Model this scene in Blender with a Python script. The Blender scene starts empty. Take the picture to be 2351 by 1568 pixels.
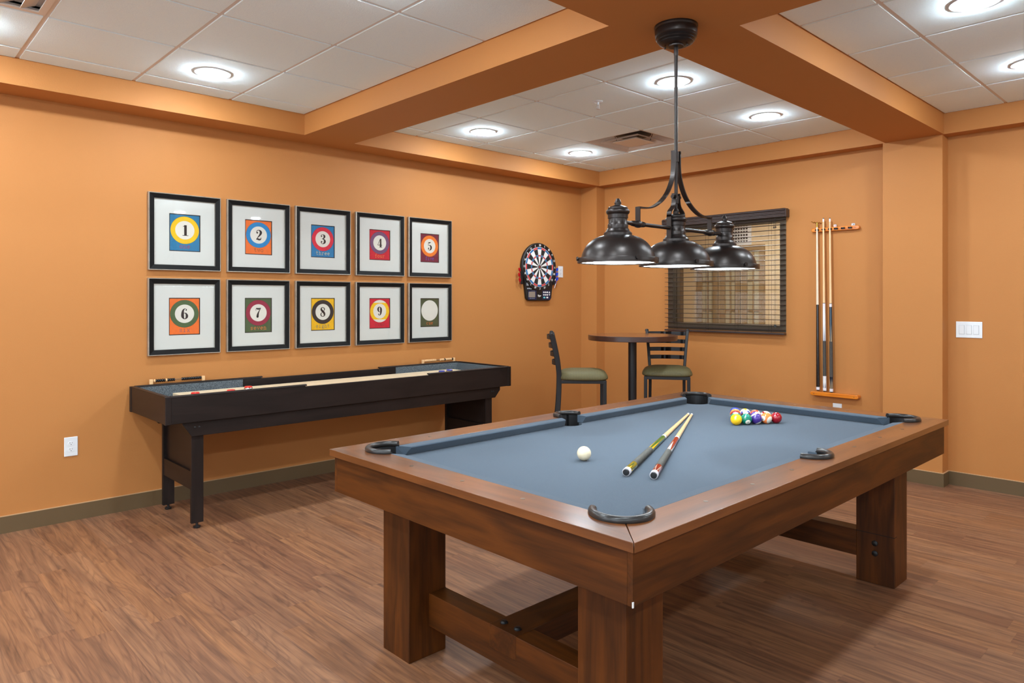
import bpy, math, random
from mathutils import Vector, Matrix, Quaternion
random.seed(7)
C = bpy.context.scene.collection
sc = bpy.context.scene

# ------------------------------------------------------------------ camera, world, exposure
PW, PH = 2351, 1568
F_PX, HORIZON, YAW = 1614.9, 687.64, math.radians(46.557)
cam_d = bpy.data.cameras.new('camera'); cam = bpy.data.objects.new('camera', cam_d); C.objects.link(cam)
cam.location = (5.155, -6.08, 1.40); cam.rotation_euler = (math.pi/2, 0, YAW)
cam_d.sensor_width = 36; cam_d.lens = F_PX/PW*36; cam_d.shift_y = (HORIZON-PH/2)/PW
cam_d.clip_start = 0.02; cam_d.clip_end = 60
sc.camera = cam
w = bpy.data.worlds.new('world'); sc.world = w; w.use_nodes = True
w.node_tree.nodes['Background'].inputs[0].default_value = (0.9, 0.93, 1, 1)
w.node_tree.nodes['Background'].inputs[1].default_value = 0.3
sc.view_settings.view_transform = 'Standard'; sc.view_settings.look = 'None'
sc.view_settings.exposure = 0.25; sc.view_settings.gamma = 1; sc.view_settings.use_curve_mapping = False
sc.cycles.use_denoising = True
sc.cycles.max_bounces = 10; sc.cycles.diffuse_bounces = 6; sc.cycles.glossy_bounces = 5
sc.cycles.transparent_max_bounces = 12
sc.cycles.sample_clamp_indirect = 6
LAMP_L = 310.0        # radiance of the recessed ceiling lamps
PEND_L = 18.0         # radiance of the billiard light diffusers
HALL_L = 95.0         # radiance of the unseen panel added to light the hall
LAMP_COL = (0.78, 0.92, 1.0)
DAY_FILL_L = 3.4           # radiance of the two windows added behind the camera as fill

# ------------------------------------------------------------------ materials
def s2l(c):
    c = c/255
    return c/12.92 if c <= 0.04045 else ((c+0.055)/1.055)**2.4
def rgb(r, g, b): return (s2l(r), s2l(g), s2l(b), 1)
class NT:
    def __init__(s, name):
        s.m = bpy.data.materials.new(name); s.m.use_nodes = True; s.t = s.m.node_tree
        s.p = s.t.nodes['Principled BSDF']; s.out = s.t.nodes['Material Output']
    def n(s, typ, **kw):
        nd = s.t.nodes.new(typ)
        for k, v in kw.items(): setattr(nd, k, v)
        return nd
    def l(s, a, b): s.t.links.new(a, b)
    def val(s, sock, v):
        if hasattr(v, 'is_output') or isinstance(v, bpy.types.NodeSocket): s.l(v, sock)
        else: sock.default_value = v
    def math(s, op, a, b=None, c=None):
        nd = s.n('ShaderNodeMath', operation=op); s.val(nd.inputs[0], a)
        if b is not None: s.val(nd.inputs[1], b)
        if c is not None: s.val(nd.inputs[2], c)
        return nd.outputs[0]
    def sep(s, v):
        nd = s.n('ShaderNodeSeparateXYZ'); s.l(v, nd.inputs[0]); return nd.outputs
    def comb(s, x, y, z):
        nd = s.n('ShaderNodeCombineXYZ')
        for i, v in enumerate((x, y, z)): s.val(nd.inputs[i], v)
        return nd.outputs[0]
    def mix(s, f, a, b, blend='MIX'):
        nd = s.n('ShaderNodeMix', data_type='RGBA', blend_type=blend)
        s.val(nd.inputs[0], f); s.val(nd.inputs[6], a); s.val(nd.inputs[7], b); return nd.outputs[2]
    def obj(s): return s.n('ShaderNodeTexCoord').outputs['Object']
    def pos(s): return s.n('ShaderNodeNewGeometry').outputs['Position']
    def noise(s, vec, scale, detail=2, rough=0.5, dist=0):
        nd = s.n('ShaderNodeTexNoise'); s.l(vec, nd.inputs['Vector']); nd.inputs['Scale'].default_value = scale
        nd.inputs['Detail'].default_value = detail; nd.inputs['Roughness'].default_value = rough
        nd.inputs['Distortion'].default_value = dist; return nd.outputs['Fac']
    def ramp(s, f, stops):
        nd = s.n('ShaderNodeValToRGB'); s.l(f, nd.inputs[0]); e = nd.color_ramp.elements
        while len(e) < len(stops): e.new(0.5)
        for i, (p, c) in enumerate(stops): e[i].position = p; e[i].color = c
        return nd.outputs[0]
    def bump(s, h, strength=0.2, dist=0.002):
        nd = s.n('ShaderNodeBump'); nd.inputs['Strength'].default_value = strength
        nd.inputs['Distance'].default_value = dist; s.l(h, nd.inputs['Height']); s.l(nd.outputs[0], s.p.inputs['Normal'])
def plain(name, col, rough=0.5, metal=0.0, coat=0.0, bump=None, vary=0.0, spec=0.5):
    k = NT(name); p = k.p
    p.inputs['Roughness'].default_value = rough; p.inputs['Metallic'].default_value = metal
    p.inputs['Coat Weight'].default_value = coat; p.inputs['Specular IOR Level'].default_value = spec
    p.inputs['Base Color'].default_value = col
    if vary:
        f = k.noise(k.obj(), 18, 3)
        k.l(k.mix(f, tuple(c*(1-vary) for c in col[:3])+(1,), tuple(min(1, c*(1+vary)) for c in col[:3])+(1,)), p.inputs['Base Color'])
    if bump: k.bump(k.noise(k.obj(), bump[0], 3), bump[1], bump[2])
    return k.m
def wood(name, c1, c2, axis='x', scale=1.0, rough=0.35, coat=0.0, ring=7.0, fine=1.0, coat_rough=0.15, spec=0.5):
    k = NT(name); x, y, z = k.sep(k.obj())
    a = {'x': (x, y, z), 'y': (y, x, z), 'z': (z, x, y)}[axis]
    v = k.comb(k.math('MULTIPLY', a[0], 1.2*scale), k.math('MULTIPLY', a[1], 9*scale), k.math('MULTIPLY', a[2], 9*scale))
    n1 = k.noise(v, 1.0, 3, 0.5, 0.4)
    r = k.math('PINGPONG', k.math('MULTIPLY', n1, ring), 0.5)
    v2 = k.comb(k.math('MULTIPLY', a[0], 6*scale), k.math('MULTIPLY', a[1], 160*scale), k.math('MULTIPLY', a[2], 160*scale))
    n2 = k.noise(v2, 1.0, 2, 0.6)
    f = k.math('ADD', k.math('MULTIPLY', r, 1.1), k.math('MULTIPLY', n2, 0.5*fine))
    col = k.ramp(f, [(0.1, c1), (0.95, c2)])
    k.l(col, k.p.inputs['Base Color']); k.p.inputs['Roughness'].default_value = rough
    k.p.inputs['Coat Weight'].default_value = coat; k.p.inputs['Coat Roughness'].default_value = coat_rough
    k.bump(n2, 0.08, 0.001); k.p.inputs['Specular IOR Level'].default_value = spec
    return k.m
def speckle(name, c1, c2, scale, rough=0.95, bump=0.5, sheen=0.0):
    k = NT(name); f = k.noise(k.obj(), scale, 2, 0.7)
    k.l(k.ramp(f, [(0.35, c1), (0.65, c2)]), k.p.inputs['Base Color'])
    k.p.inputs['Roughness'].default_value = rough; k.p.inputs['Specular IOR Level'].default_value = 0.15
    k.p.inputs['Sheen Weight'].default_value = sheen
    k.bump(f, bump, 0.001)
    return k.m
def emit(name, col, strength):
    k = NT(name); k.p.inputs['Base Color'].default_value = (0.8, 0.8, 0.8, 1)
    k.p.inputs['Emission Color'].default_value = col+(1,); k.p.inputs['Emission Strength'].default_value = strength
    return k.m
def glass(name, tint=(1, 1, 1, 1), refl=1.0):
    k = NT(name); tr = k.n('ShaderNodeBsdfTransparent'); tr.inputs[0].default_value = tint
    gl = k.n('ShaderNodeBsdfGlossy'); gl.inputs['Roughness'].default_value = 0.02
    fr = k.n('ShaderNodeFresnel'); fr.inputs[0].default_value = 1.45
    mx = k.n('ShaderNodeMixShader'); k.l(k.math('MULTIPLY', fr.outputs[0], refl), mx.inputs[0])
    k.l(tr.outputs[0], mx.inputs[1]); k.l(gl.outputs[0], mx.inputs[2]); k.l(mx.outputs[0], k.out.inputs[0])
    return k.m
def wall_mat(name, col):
    k = NT(name); k.p.inputs['Base Color'].default_value = col
    k.p.inputs['Roughness'].default_value = 0.62; k.p.inputs['Specular IOR Level'].default_value = 0.3
    k.bump(k.noise(k.pos(), 170, 3, 0.6), 0.35, 0.0015)
    return k.m
def floor_mat():
    k = NT('floor_planks'); x, y, z = k.sep(k.pos()); W, L = 0.125, 0.94
    ry = k.math('DIVIDE', y, W); row = k.math('FLOOR', ry)
    wn = k.n('ShaderNodeTexWhiteNoise', noise_dimensions='1D'); k.l(row, wn.inputs['W'])
    rx = k.math('ADD', k.math('DIVIDE', x, L), k.math('MULTIPLY', wn.outputs['Value'], 7.3)); colm = k.math('FLOOR', rx)
    wn2 = k.n('ShaderNodeTexWhiteNoise', noise_dimensions='2D'); k.l(k.comb(row, colm, 0), wn2.inputs['Vector'])
    rnd = wn2.outputs['Value']
    wn3 = k.n('ShaderNodeTexWhiteNoise', noise_dimensions='2D'); k.l(k.comb(colm, row, 0), wn3.inputs['Vector']); rnd2 = wn3.outputs['Value']
    v = k.comb(k.math('ADD', k.math('MULTIPLY', x, 0.95), k.math('MULTIPLY', rnd, 60)), k.math('ADD', k.math('MULTIPLY', y, 8.5), k.math('MULTIPLY', rnd2, 31)), 0)
    n1 = k.noise(v, 1.0, 1.5, 0.4, 0.25)
    rings = k.math('MULTIPLY', k.math('PINGPONG', k.math('MULTIPLY', n1, 15.0), 0.5), 2.0)
    line = k.ramp(rings, [(0.0, (1, 1, 1, 1)), (0.45, (0, 0, 0, 1))])
    v2 = k.comb(k.math('ADD', k.math('MULTIPLY', x, 5.0), k.math('MULTIPLY', rnd, 90)), k.math('MULTIPLY', y, 330), 0)
    n2 = k.noise(v2, 1.0, 2, 0.6)
    v3 = k.comb(k.math('ADD', k.math('MULTIPLY', x, 1.6), k.math('MULTIPLY', rnd2, 40)), k.math('ADD', k.math('MULTIPLY', y, 34), k.math('MULTIPLY', rnd, 20)), 0)
    n3 = k.noise(v3, 1.0, 3, 0.6, 0.6)
    f = k.math('ADD', k.math('MULTIPLY', n3, 0.75), k.math('MULTIPLY', n2, 0.32))
    base = k.ramp(f, [(0.30, rgb(82, 55, 40)), (0.50, rgb(126, 86, 61)), (0.72, rgb(158, 111, 77))])
    base = k.mix(k.math('MULTIPLY', line, 0.34), base, rgb(84, 55, 40))
    tint = k.ramp(rnd, [(0.0, rgb(226, 214, 212)), (0.5, (1, 1, 1, 1)), (1.0, rgb(255, 244, 226))])
    col = k.mix(0.85, base, tint, 'MULTIPLY')
    fy = k.math('FRACT', ry); fx = k.math('FRACT', rx)
    ey = k.math('MINIMUM', fy, k.math('SUBTRACT', 1.0, fy)); ex = k.math('MINIMUM', fx, k.math('SUBTRACT', 1.0, fx))
    seam = k.math('MAXIMUM', k.math('LESS_THAN', ey, 0.006), k.math('LESS_THAN', ex, 0.0009))
    col = k.mix(k.math('MULTIPLY', seam, 0.22), col, rgb(80, 50, 34))
    k.l(col, k.p.inputs['Base Color'])
    k.l(k.math('ADD', 0.42, k.math('MULTIPLY', n2, 0.16)), k.p.inputs['Roughness'])
    k.p.inputs['Specular IOR Level'].default_value = 0.45
    k.bump(n2, 0.12, 0.001)
    return k.m
def tile_mat():
    k = NT('ceiling_tile'); p = k.pos(); f = k.noise(p, 210, 3, 0.7); g = k.noise(p, 60, 2, 0.6)
    k.l(k.ramp(k.math('ADD', f, k.math('MULTIPLY', g, 0.3)), [(0.38, (.74, .87, .97, 1)), (0.60, (.83, .96, 1.0, 1))]), k.p.inputs['Base Color'])
    k.p.inputs['Roughness'].default_value = 0.95; k.p.inputs['Specular IOR Level'].default_value = 0.1
    k.bump(f, 0.6, 0.002); return k.m
M = {}
M['wall'] = wall_mat('orange_wall_paint', (0.475, 0.190, 0.052, 1))
M['floor'] = floor_mat()
M['tile'] = tile_mat()
M['tee'] = plain('ceiling_tee_white', rgb(222, 214, 208), 0.4)
M['base'] = plain('taupe_vinyl_baseboard', rgb(98, 77, 50), 0.45)
M['bead'] = plain('tan_caulk', rgb(190, 150, 110), 0.6)
M['white'] = plain('white_plastic', rgb(225, 226, 228), 0.35)
M['slot'] = plain('dark_slot', rgb(40, 40, 42), 0.6)
M['trimw'] = plain('white_trim_ring', rgb(200, 202, 204), 0.4)
M['lens'] = emit('lamp_lens', LAMP_COL, LAMP_L)
M['diff'] = emit('pendant_diffuser', (0.84, 0.94, 1.0), PEND_L)
M['fillpane'] = emit('fill_light_pane', (0.72, 0.87, 1.0), DAY_FILL_L)
M['whitewall'] = plain('white_wall_paint', rgb(232, 230, 226), 0.7)  # unseen walls made white so they bounce less orange light
M['panel'] = emit('hall_fill_panel', (1.0, 0.94, 0.86), HALL_L)
M['bronze'] = plain('dark_bronze_metal', rgb(56, 50, 48), 0.335, 0.78)
for ax in 'xyz':
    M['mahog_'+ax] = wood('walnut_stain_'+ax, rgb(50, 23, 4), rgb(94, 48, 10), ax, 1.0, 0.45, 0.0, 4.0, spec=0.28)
    M['rail_'+ax] = wood('rail_lit_walnut_'+ax, rgb(76, 38, 11), rgb(116, 64, 23), ax, 1.0, 0.45, 0.9, 3.0, coat_rough=0.2, spec=0.3)  # same walnut as the apron, lightened for the bright sheen on top
    M['esp_'+ax] = wood('espresso_wood_'+ax, rgb(25, 17, 15), rgb(37, 27, 24), ax, 1.0, 0.45, 0.0, 4.0, spec=0.3)
M['felt'] = speckle('slate_blue_felt', rgb(60, 70, 82), rgb(77, 89, 101), 900, sheen=0.1)
M['rubber'] = plain('black_rubber', rgb(30, 29, 30), 0.38)
M['leather'] = plain('worn_black_pocket_rim', rgb(46, 43, 42), 0.28, 0.3, vary=0.4)
M['black'] = plain('black_plastic', rgb(18, 18, 20), 0.45)
M['void'] = plain('pocket_inside', rgb(10, 10, 11), 0.8)
M['screw'] = plain('dull_steel_sight', rgb(98, 88, 78), 0.4, 0.8)
M['maple'] = wood('pale_maple', rgb(236, 214, 178), rgb(246, 228, 198), 'y', 1.0, 0.3, 0.2, 2.0, 0.6)
M['carpet'] = speckle('grey_carpet', rgb(34, 40, 46), rgb(128, 134, 138), 240, bump=1.0)
M['chrome'] = plain('chrome', rgb(225, 228, 232), 0.08, 1.0)
M['redcap'] = plain('red_puck_cap', rgb(205, 40, 36), 0.3)
M['bluecap'] = plain('blue_puck_cap', rgb(45, 60, 150), 0.3)
M['lightwood'] = plain('light_beech', rgb(224, 178, 128), 0.45, vary=0.06)
M['beadblack'] = plain('black_bead', rgb(22, 22, 24), 0.25)
M['blackmetal'] = plain('black_powder_coated_metal', rgb(32, 29, 30), 0.42, 0.2)
M['pubwood'] = wood('pub_table_walnut', rgb(84, 44, 24), rgb(120, 72, 44), 'x', 1.0, 0.25, 0.5, 4.0)
M['pubedge'] = plain('dark_table_edge', rgb(58, 30, 22), 0.3, coat=0.3)
M['framek'] = plain('black_picture_frame', rgb(15, 13, 13), 0.6, bump=(300, 0.3, 0.001), vary=0.15, spec=.2)
M['silver'] = plain('worn_silver_edge', rgb(178, 172, 160), 0.35, 0.7, vary=0.35)
M['matb'] = plain('white_mat_board', rgb(212, 211, 205), 0.8)
M['pglass'] = glass('picture_glass', (1, 1, 1, 1), 0.4)
M['wglass'] = glass('window_glass', (0.95, 0.96, 0.95, 1), 1.0)
M['ink'] = plain('dark_print_ink', rgb(44, 30, 28), 0.8)
M['cream'] = plain('cream_print', rgb(224, 218, 206), 0.8, vary=0.05)
M['bronzeframe'] = plain('taupe_window_frame', rgb(92, 78, 62), 0.45, 0.1)
M['blind'] = plain('espresso_blind_slat', rgb(52, 38, 36), 0.35, coat=0.2)
M['cord'] = plain('dark_cord', rgb(50, 38, 32), 0.8)
M['beige'] = wall_mat('beige_hall_paint', rgb(212, 190, 156))
M['hallfloor'] = plain('hall_carpet', rgb(150, 125, 95), 0.9)
M['honey'] = wood('honey_oak', rgb(194, 96, 12), rgb(228, 132, 28), 'x', 1.6, 0.25, 0.6, 3.0)
M['clip'] = plain('black_cue_clip', rgb(30, 24, 20), 0.5)
M['brass'] = plain('brass', rgb(190, 160, 80), 0.25, 1.0)
M['shaft'] = wood('cue_shaft_maple', rgb(226, 184, 132), rgb(240, 204, 156), 'z', 1.0, 0.25, 0.4, 2.0)
M['shaftp'] = wood('pale_cue_shaft', rgb(226, 206, 178), rgb(238, 220, 196), 'z', 1.0, 0.3, 0.3, 2.0)
M['ferrule'] = plain('white_ferrule', rgb(236, 232, 230), 0.3)
M['cap'] = plain('white_butt_cap', rgb(226, 218, 222), 0.3)
M['wrap'] = speckle('flecked_linen_wrap', rgb(12, 12, 12), rgb(112, 110, 104), 520, 0.7, 0.3)
M['wrapd'] = speckle('dark_linen_wrap', rgb(34, 32, 32), rgb(104, 98, 92), 900, 0.7, 0.3)
M['red'] = plain('red_plastic', rgb(190, 24, 30), 0.35)
M['blue'] = plain('blue_plastic', rgb(40, 70, 180), 0.35)
M['segw'] = plain('board_white', rgb(228, 224, 220), 0.6)
M['segk'] = plain('board_black', rgb(30, 29, 30), 0.6)
M['segr'] = plain('board_red', rgb(200, 66, 62), 0.6)
M['segb'] = plain('board_blue', rgb(22, 104, 158), 0.6)
M['spider'] = plain('board_spider', rgb(205, 206, 214), 0.5)
M['lcd'] = plain('display_grey', rgb(140, 126, 114), 0.3)
M['navy'] = plain('navy_panel', rgb(26, 34, 66), 0.4)
M['teal'] = plain('teal_button', rgb(110, 205, 212), 0.4)
M['greyink'] = plain('grey_print', rgb(150, 152, 158), 0.5)
M['duct'] = plain('dark_duct', rgb(58, 62, 66), 0.6, 0.3)
M['vent'] = plain('vent_white', rgb(216, 208, 200), 0.4)
def cushion_fabric():
    k = NT('olive_plaid_fabric'); x, y, z = k.sep(k.obj())
    def lines(c, fq, ph):
        return k.math('GREATER_THAN', k.math('FRACT', k.math('ADD', k.math('MULTIPLY', c, fq), ph)), 0.9)
    m = k.math('MAXIMUM', lines(x, 46, 0.1), lines(y, 46, 0.3)); f = k.noise(k.obj(), 300, 2)
    base = k.ramp(f, [(0.3, rgb(82, 74, 44)), (0.7, rgb(108, 98, 66))])
    k.l(k.mix(k.math('MULTIPLY', m, 0.45), base, rgb(70, 66, 46)), k.p.inputs['Base Color'])
    k.p.inputs['Roughness'].default_value = 0.6; k.p.inputs['Specular IOR Level'].default_value = 0.3
    return k.m
M['plaid'] = cushion_fabric()
def art(name, col):
    k = NT(name); f = k.noise(k.pos(), 55, 4, 0.7)
    k.l(k.mix(f, tuple(c*0.72 for c in col[:3])+(1,), tuple(min(1, c*1.25) for c in col[:3])+(1,)), k.p.inputs['Base Color'])
    k.p.inputs['Roughness'].default_value = 0.8; return k.m

# ------------------------------------------------------------------ mesh helpers
class MB:
    def __init__(s): s.v = []; s.f = []; s.m = []
    def add(s, vs, fs, mi=0):
        o = len(s.v); s.v += [tuple(v) for v in vs]; s.f += [tuple(i+o for i in f) for f in fs]; s.m += [mi]*len(fs); return s
    def box(s, x0, x1, y0, y1, z0, z1, mi=0):
        if x0 > x1: x0, x1 = x1, x0
        if y0 > y1: y0, y1 = y1, y0
        if z0 > z1: z0, z1 = z1, z0
        v = [(x0, y0, z0), (x1, y0, z0), (x1, y1, z0), (x0, y1, z0), (x0, y0, z1), (x1, y0, z1), (x1, y1, z1), (x0, y1, z1)]
        return s.add(v, [(0, 3, 2, 1), (4, 5, 6, 7), (0, 1, 5, 4), (1, 2, 6, 5), (2, 3, 7, 6), (3, 0, 4, 7)], mi)
    def prism(s, poly, axis, a, b, mi=0):
        # poly in the two remaining axes: x->(y,z) y->(x,z) z->(x,y)
        def P(p, t): return {'x': (t, p[0], p[1]), 'y': (p[0], t, p[1]), 'z': (p[0], p[1], t)}[axis]
        n = len(poly); v = [P(p, a) for p in poly]+[P(p, b) for p in poly]
        f = [tuple(range(n))[::-1], tuple(range(n, 2*n))]+[(i, (i+1) % n, n+(i+1) % n, n+i) for i in range(n)]
        return s.add(v, f, mi)
    def lathe(s, prof, c=(0, 0, 0), seg=40, axis='z', mi=0, sx=1, sy=1, caps=True):
        vs, fs = [], []
        for r, h in prof:
            for i in range(seg):
                a = 2*math.pi*i/seg; p, q = r*math.cos(a)*sx, r*math.sin(a)*sy
                vs.append({'z': (c[0]+p, c[1]+q, c[2]+h), 'y': (c[0]+p, c[1]+h, c[2]+q), 'x': (c[0]+h, c[1]+p, c[2]+q)}[axis])
        n = len(prof)
        for j in range(n-1):
            for i in range(seg):
                k = (i+1) % seg; fs.append((j*seg+i, j*seg+k, (j+1)*seg+k, (j+1)*seg+i))
        if caps and prof[0][0] > 1e-6: fs.append(tuple(range(seg))[::-1])
        if caps and prof[-1][0] > 1e-6: fs.append(tuple(range((n-1)*seg, n*seg)))
        return s.add(vs, fs, mi)
    def cyl(s, p0, p1, r0, r1=None, seg=20, mi=0):
        return s.tube([p0, p1], [r0, r0 if r1 is None else r1], seg, mi)
    def tube(s, pts, rad, seg=12, mi=0, caps=True, flat=None):
        pts = [Vector(p) for p in pts]; n = len(pts)
        if not isinstance(rad, (list, tuple)): rad = [rad]*n
        vs, fs = [], []; up = None
        for i in range(n):
            t = (pts[min(i+1, n-1)]-pts[max(i-1, 0)]).normalized()
            if up is None:
                up = Vector((0, 0, 1)) if abs(t.z) < 0.9 else Vector((1, 0, 0))
            u = (up-t*up.dot(t)).normalized(); w_ = t.cross(u); up = u
            for k in range(seg):
                a = 2*math.pi*k/seg
                vs.append(pts[i]+u*math.cos(a)*rad[i]*(flat or 1)+w_*math.sin(a)*rad[i])
        for i in range(n-1):
            for k in range(seg):
                q = (k+1) % seg; fs.append((i*seg+k, i*seg+q, (i+1)*seg+q, (i+1)*seg+k))
        if caps: fs += [tuple(range(seg))[::-1], tuple(range((n-1)*seg, n*seg))]
        return s.add(vs, fs, mi)
    def ribbon(s, path, t, axis, a, b, mi=0):
        n = len(path); L, R = [], []
        for i in range(n):
            p0 = path[max(i-1, 0)]; p1 = path[min(i+1, n-1)]
            dx, dy = p1[0]-p0[0], p1[1]-p0[1]; d = math.hypot(dx, dy) or 1; nx, ny = -dy/d*t/2, dx/d*t/2
            L.append((path[i][0]+nx, path[i][1]+ny)); R.append((path[i][0]-nx, path[i][1]-ny))
        for i in range(n-1):
            s.prism([L[i], L[i+1], R[i+1], R[i]], axis, a, b, mi)
        return s
    def sphere(s, c, r, seg=32, rings=16, mi=0, sz=1):
        prof = [(max(r*math.sin(math.pi*j/rings), 1e-7), -r*sz*math.cos(math.pi*j/rings)) for j in range(rings+1)]
        return s.lathe(prof, c, seg, 'z', mi)
    def xf(s, mat):
        s.v = [tuple(mat @ Vector(v)) for v in s.v]; return s
    def merge(s, o, mi=None):
        k = len(s.v); s.v += o.v; s.f += [tuple(i+k for i in f) for f in o.f]; s.m += (o.m if mi is None else [mi]*len(o.f)); return s
    def build(s, name, mats, parent=None, smooth=35, bevel=None, loc=None, weld=True):
        me = bpy.data.meshes.new(name); me.from_pydata(s.v, [], s.f)
        if not isinstance(mats, (list, tuple)): mats = [mats]
        for m in mats: me.materials.append(M[m] if isinstance(m, str) else m)
        for p, i in zip(me.polygons, s.m): p.material_index = i
        import bmesh
        bm = bmesh.new(); bm.from_mesh(me)
        if weld: bmesh.ops.remove_doubles(bm, verts=bm.verts, dist=1e-6)
        bmesh.ops.recalc_face_normals(bm, faces=bm.faces); bm.to_mesh(me); bm.free()
        if smooth:
            me.polygons.foreach_set('use_smooth', [True]*len(me.polygons)); me.set_sharp_from_angle(angle=math.radians(smooth))
        o = bpy.data.objects.new(name, me); C.objects.link(o)
        if parent: o.parent = parent
        if loc: o.location = loc
        if bevel:
            b = o.modifiers.new('bevel', 'BEVEL'); b.width = bevel; b.segments = 2; b.limit_method = 'ANGLE'; b.angle_limit = math.radians(40)
            b.harden_normals = False
        return o
def tag(o, label, cat, group=None):
    o['label'] = label; o['category'] = cat
    if group: o['group'] = group
    return o
def thing(name, label, cat, loc=(0, 0, 0), rotz=0, group=None):
    o = bpy.data.objects.new(name, None); C.objects.link(o); o.location = loc; o.rotation_euler = (0, 0, rotz)
    o.empty_display_size = 0.05
    return tag(o, label, cat, group)
def struct(name, mb, mats, **kw):
    o = mb.build(name, mats, **kw); o['kind'] = 'structure'; return o
def dup(root, loc, rotz=None, label=None):
    r = root.copy(); C.objects.link(r); r.location = loc
    if rotz is not None: r.rotation_euler = (0, 0, rotz)
    if label: r['label'] = label
    def rec(src, dst):
        for ch in list(src.children):
            c = ch.copy(); C.objects.link(c); c.parent = dst; rec(ch, c)
    for ch in list(root.children):
        c = ch.copy(); C.objects.link(c); c.parent = r
        for g in list(ch.children):
            d = g.copy(); C.objects.link(d); d.parent = c
    return r
def smooth_path(pts, k=6):
    out = []; n = len(pts)
    for i in range(n-1):
        p0, p1, p2, p3 = pts[max(i-1, 0)], pts[i], pts[i+1], pts[min(i+2, n-1)]
        for j in range(k):
            t = j/k
            out.append(tuple(0.5*((2*p1[a])+(-p0[a]+p2[a])*t+(2*p0[a]-5*p1[a]+4*p2[a]-p3[a])*t*t+(-p0[a]+3*p1[a]-3*p2[a]+p3[a])*t**3) for a in range(len(p1))))
    out.append(tuple(pts[-1])); return out
def arc(cx, cy, r, a0, a1, n=12):
    return [(cx+r*math.cos(math.radians(a0+(a1-a0)*i/n)), cy+r*math.sin(math.radians(a0+(a1-a0)*i/n))) for i in range(n+1)]
def text_geo(txt, size):
    cu = bpy.data.curves.new('t', 'FONT'); cu.body = txt; cu.size = size; cu.align_x = 'CENTER'; cu.align_y = 'CENTER'; cu.resolution_u = 3
    ob = bpy.data.objects.new('t', cu); C.objects.link(ob)
    me = ob.to_mesh(); v = [tuple(x.co) for x in me.vertices]; f = [tuple(p.vertices) for p in me.polygons]
    ob.to_mesh_clear(); bpy.data.objects.remove(ob); bpy.data.curves.remove(cu)
    return v, f

# ------------------------------------------------------------------ lettering of the prints
DIG = {
 '1': [[(.36, .02, .2), (.36, .97, .2)], [(.36, .93, .05), (.14, .84, .04)], [(.1, .02, .045), (.62, .02, .045)]],
 '2': [[(.17, .72, .17), (.18, .721, .17)], [(.09, .74, .04), (.15, .92, .05), (.32, .98, .06), (.49, .88, .17), (.53, .72, .21), (.44, .52, .15), (.24, .28, .07), (.08, .06, .05)], [(.06, .06, .05), (.2, .1, .13), (.36, .06, .15), (.5, .09, .1), (.57, .28, .03)]],
 '3': [[(.16, .8, .15), (.17, .801, .15)], [(.16, .22, .17), (.17, .221, .17)], [(.09, .8, .04), (.16, .94, .05), (.32, .98, .05), (.46, .88, .17), (.48, .75, .19), (.4, .6, .1), (.24, .53, .04), (.42, .48, .1), (.53, .32, .2), (.49, .14, .18), (.33, .02, .06), (.16, .05, .05), (.08, .18, .04)]],
 '4': [[(.42, .02, .19), (.42, .97, .17)], [(.38, .96, .05), (.04, .27, .045)], [(.02, .26, .05), (.62, .26, .05)], [(.24, .02, .04), (.62, .02, .04)]],
 '5': [[(.14, .9, .1), (.3, .9, .12), (.48, .97, .03)], [(.14, .95, .045), (.12, .54, .04)], [(.12, .55, .04), (.28, .62, .05), (.46, .5, .17), (.52, .32, .21), (.44, .1, .14), (.28, .02, .05), (.14, .06, .05), (.08, .2, .04)], [(.16, .23, .17), (.17, .231, .17)]],
 '6': [[(.5, .88, .03), (.36, .97, .04), (.19, .82, .14), (.13, .5, .21), (.15, .2, .2), (.31, .02, .05), (.47, .14, .16), (.51, .32, .19), (.44, .5, .12), (.3, .58, .04), (.18, .48, .04)], [(.45, .84, .13), (.46, .841, .13)]],
 '7': [[(.06, .7, .03), (.09, .93, .05), (.2, .9, .13), (.36, .89, .14), (.55, .97, .04)], [(.55, .95, .04), (.38, .66, .08), (.26, .36, .16), (.22, .08, .21)], [(.22, .1, .2), (.22, .101, .2)]],
 '8': [[(.3, .98, .05), (.15, .9, .1), (.13, .74, .17), (.27, .58, .2), (.42, .43, .2), (.5, .24, .17), (.44, .07, .08), (.28, .02, .05), (.12, .1, .09), (.08, .27, .1), (.17, .43, .05), (.32, .53, .04), (.45, .65, .05), (.49, .8, .1), (.42, .93, .07), (.3, .98, .05)]],
}
DIG['9'] = [[(.6-x, 1-y, w_) for x, y, w_ in st] for st in DIG['6']]
def ell(cx, cy, rx, ry, a0=0, a1=360, n=14):
    return [(cx+rx*math.cos(math.radians(a0+(a1-a0)*i/n)), cy+ry*math.sin(math.radians(a0+(a1-a0)*i/n))) for i in range(n+1)]
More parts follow.
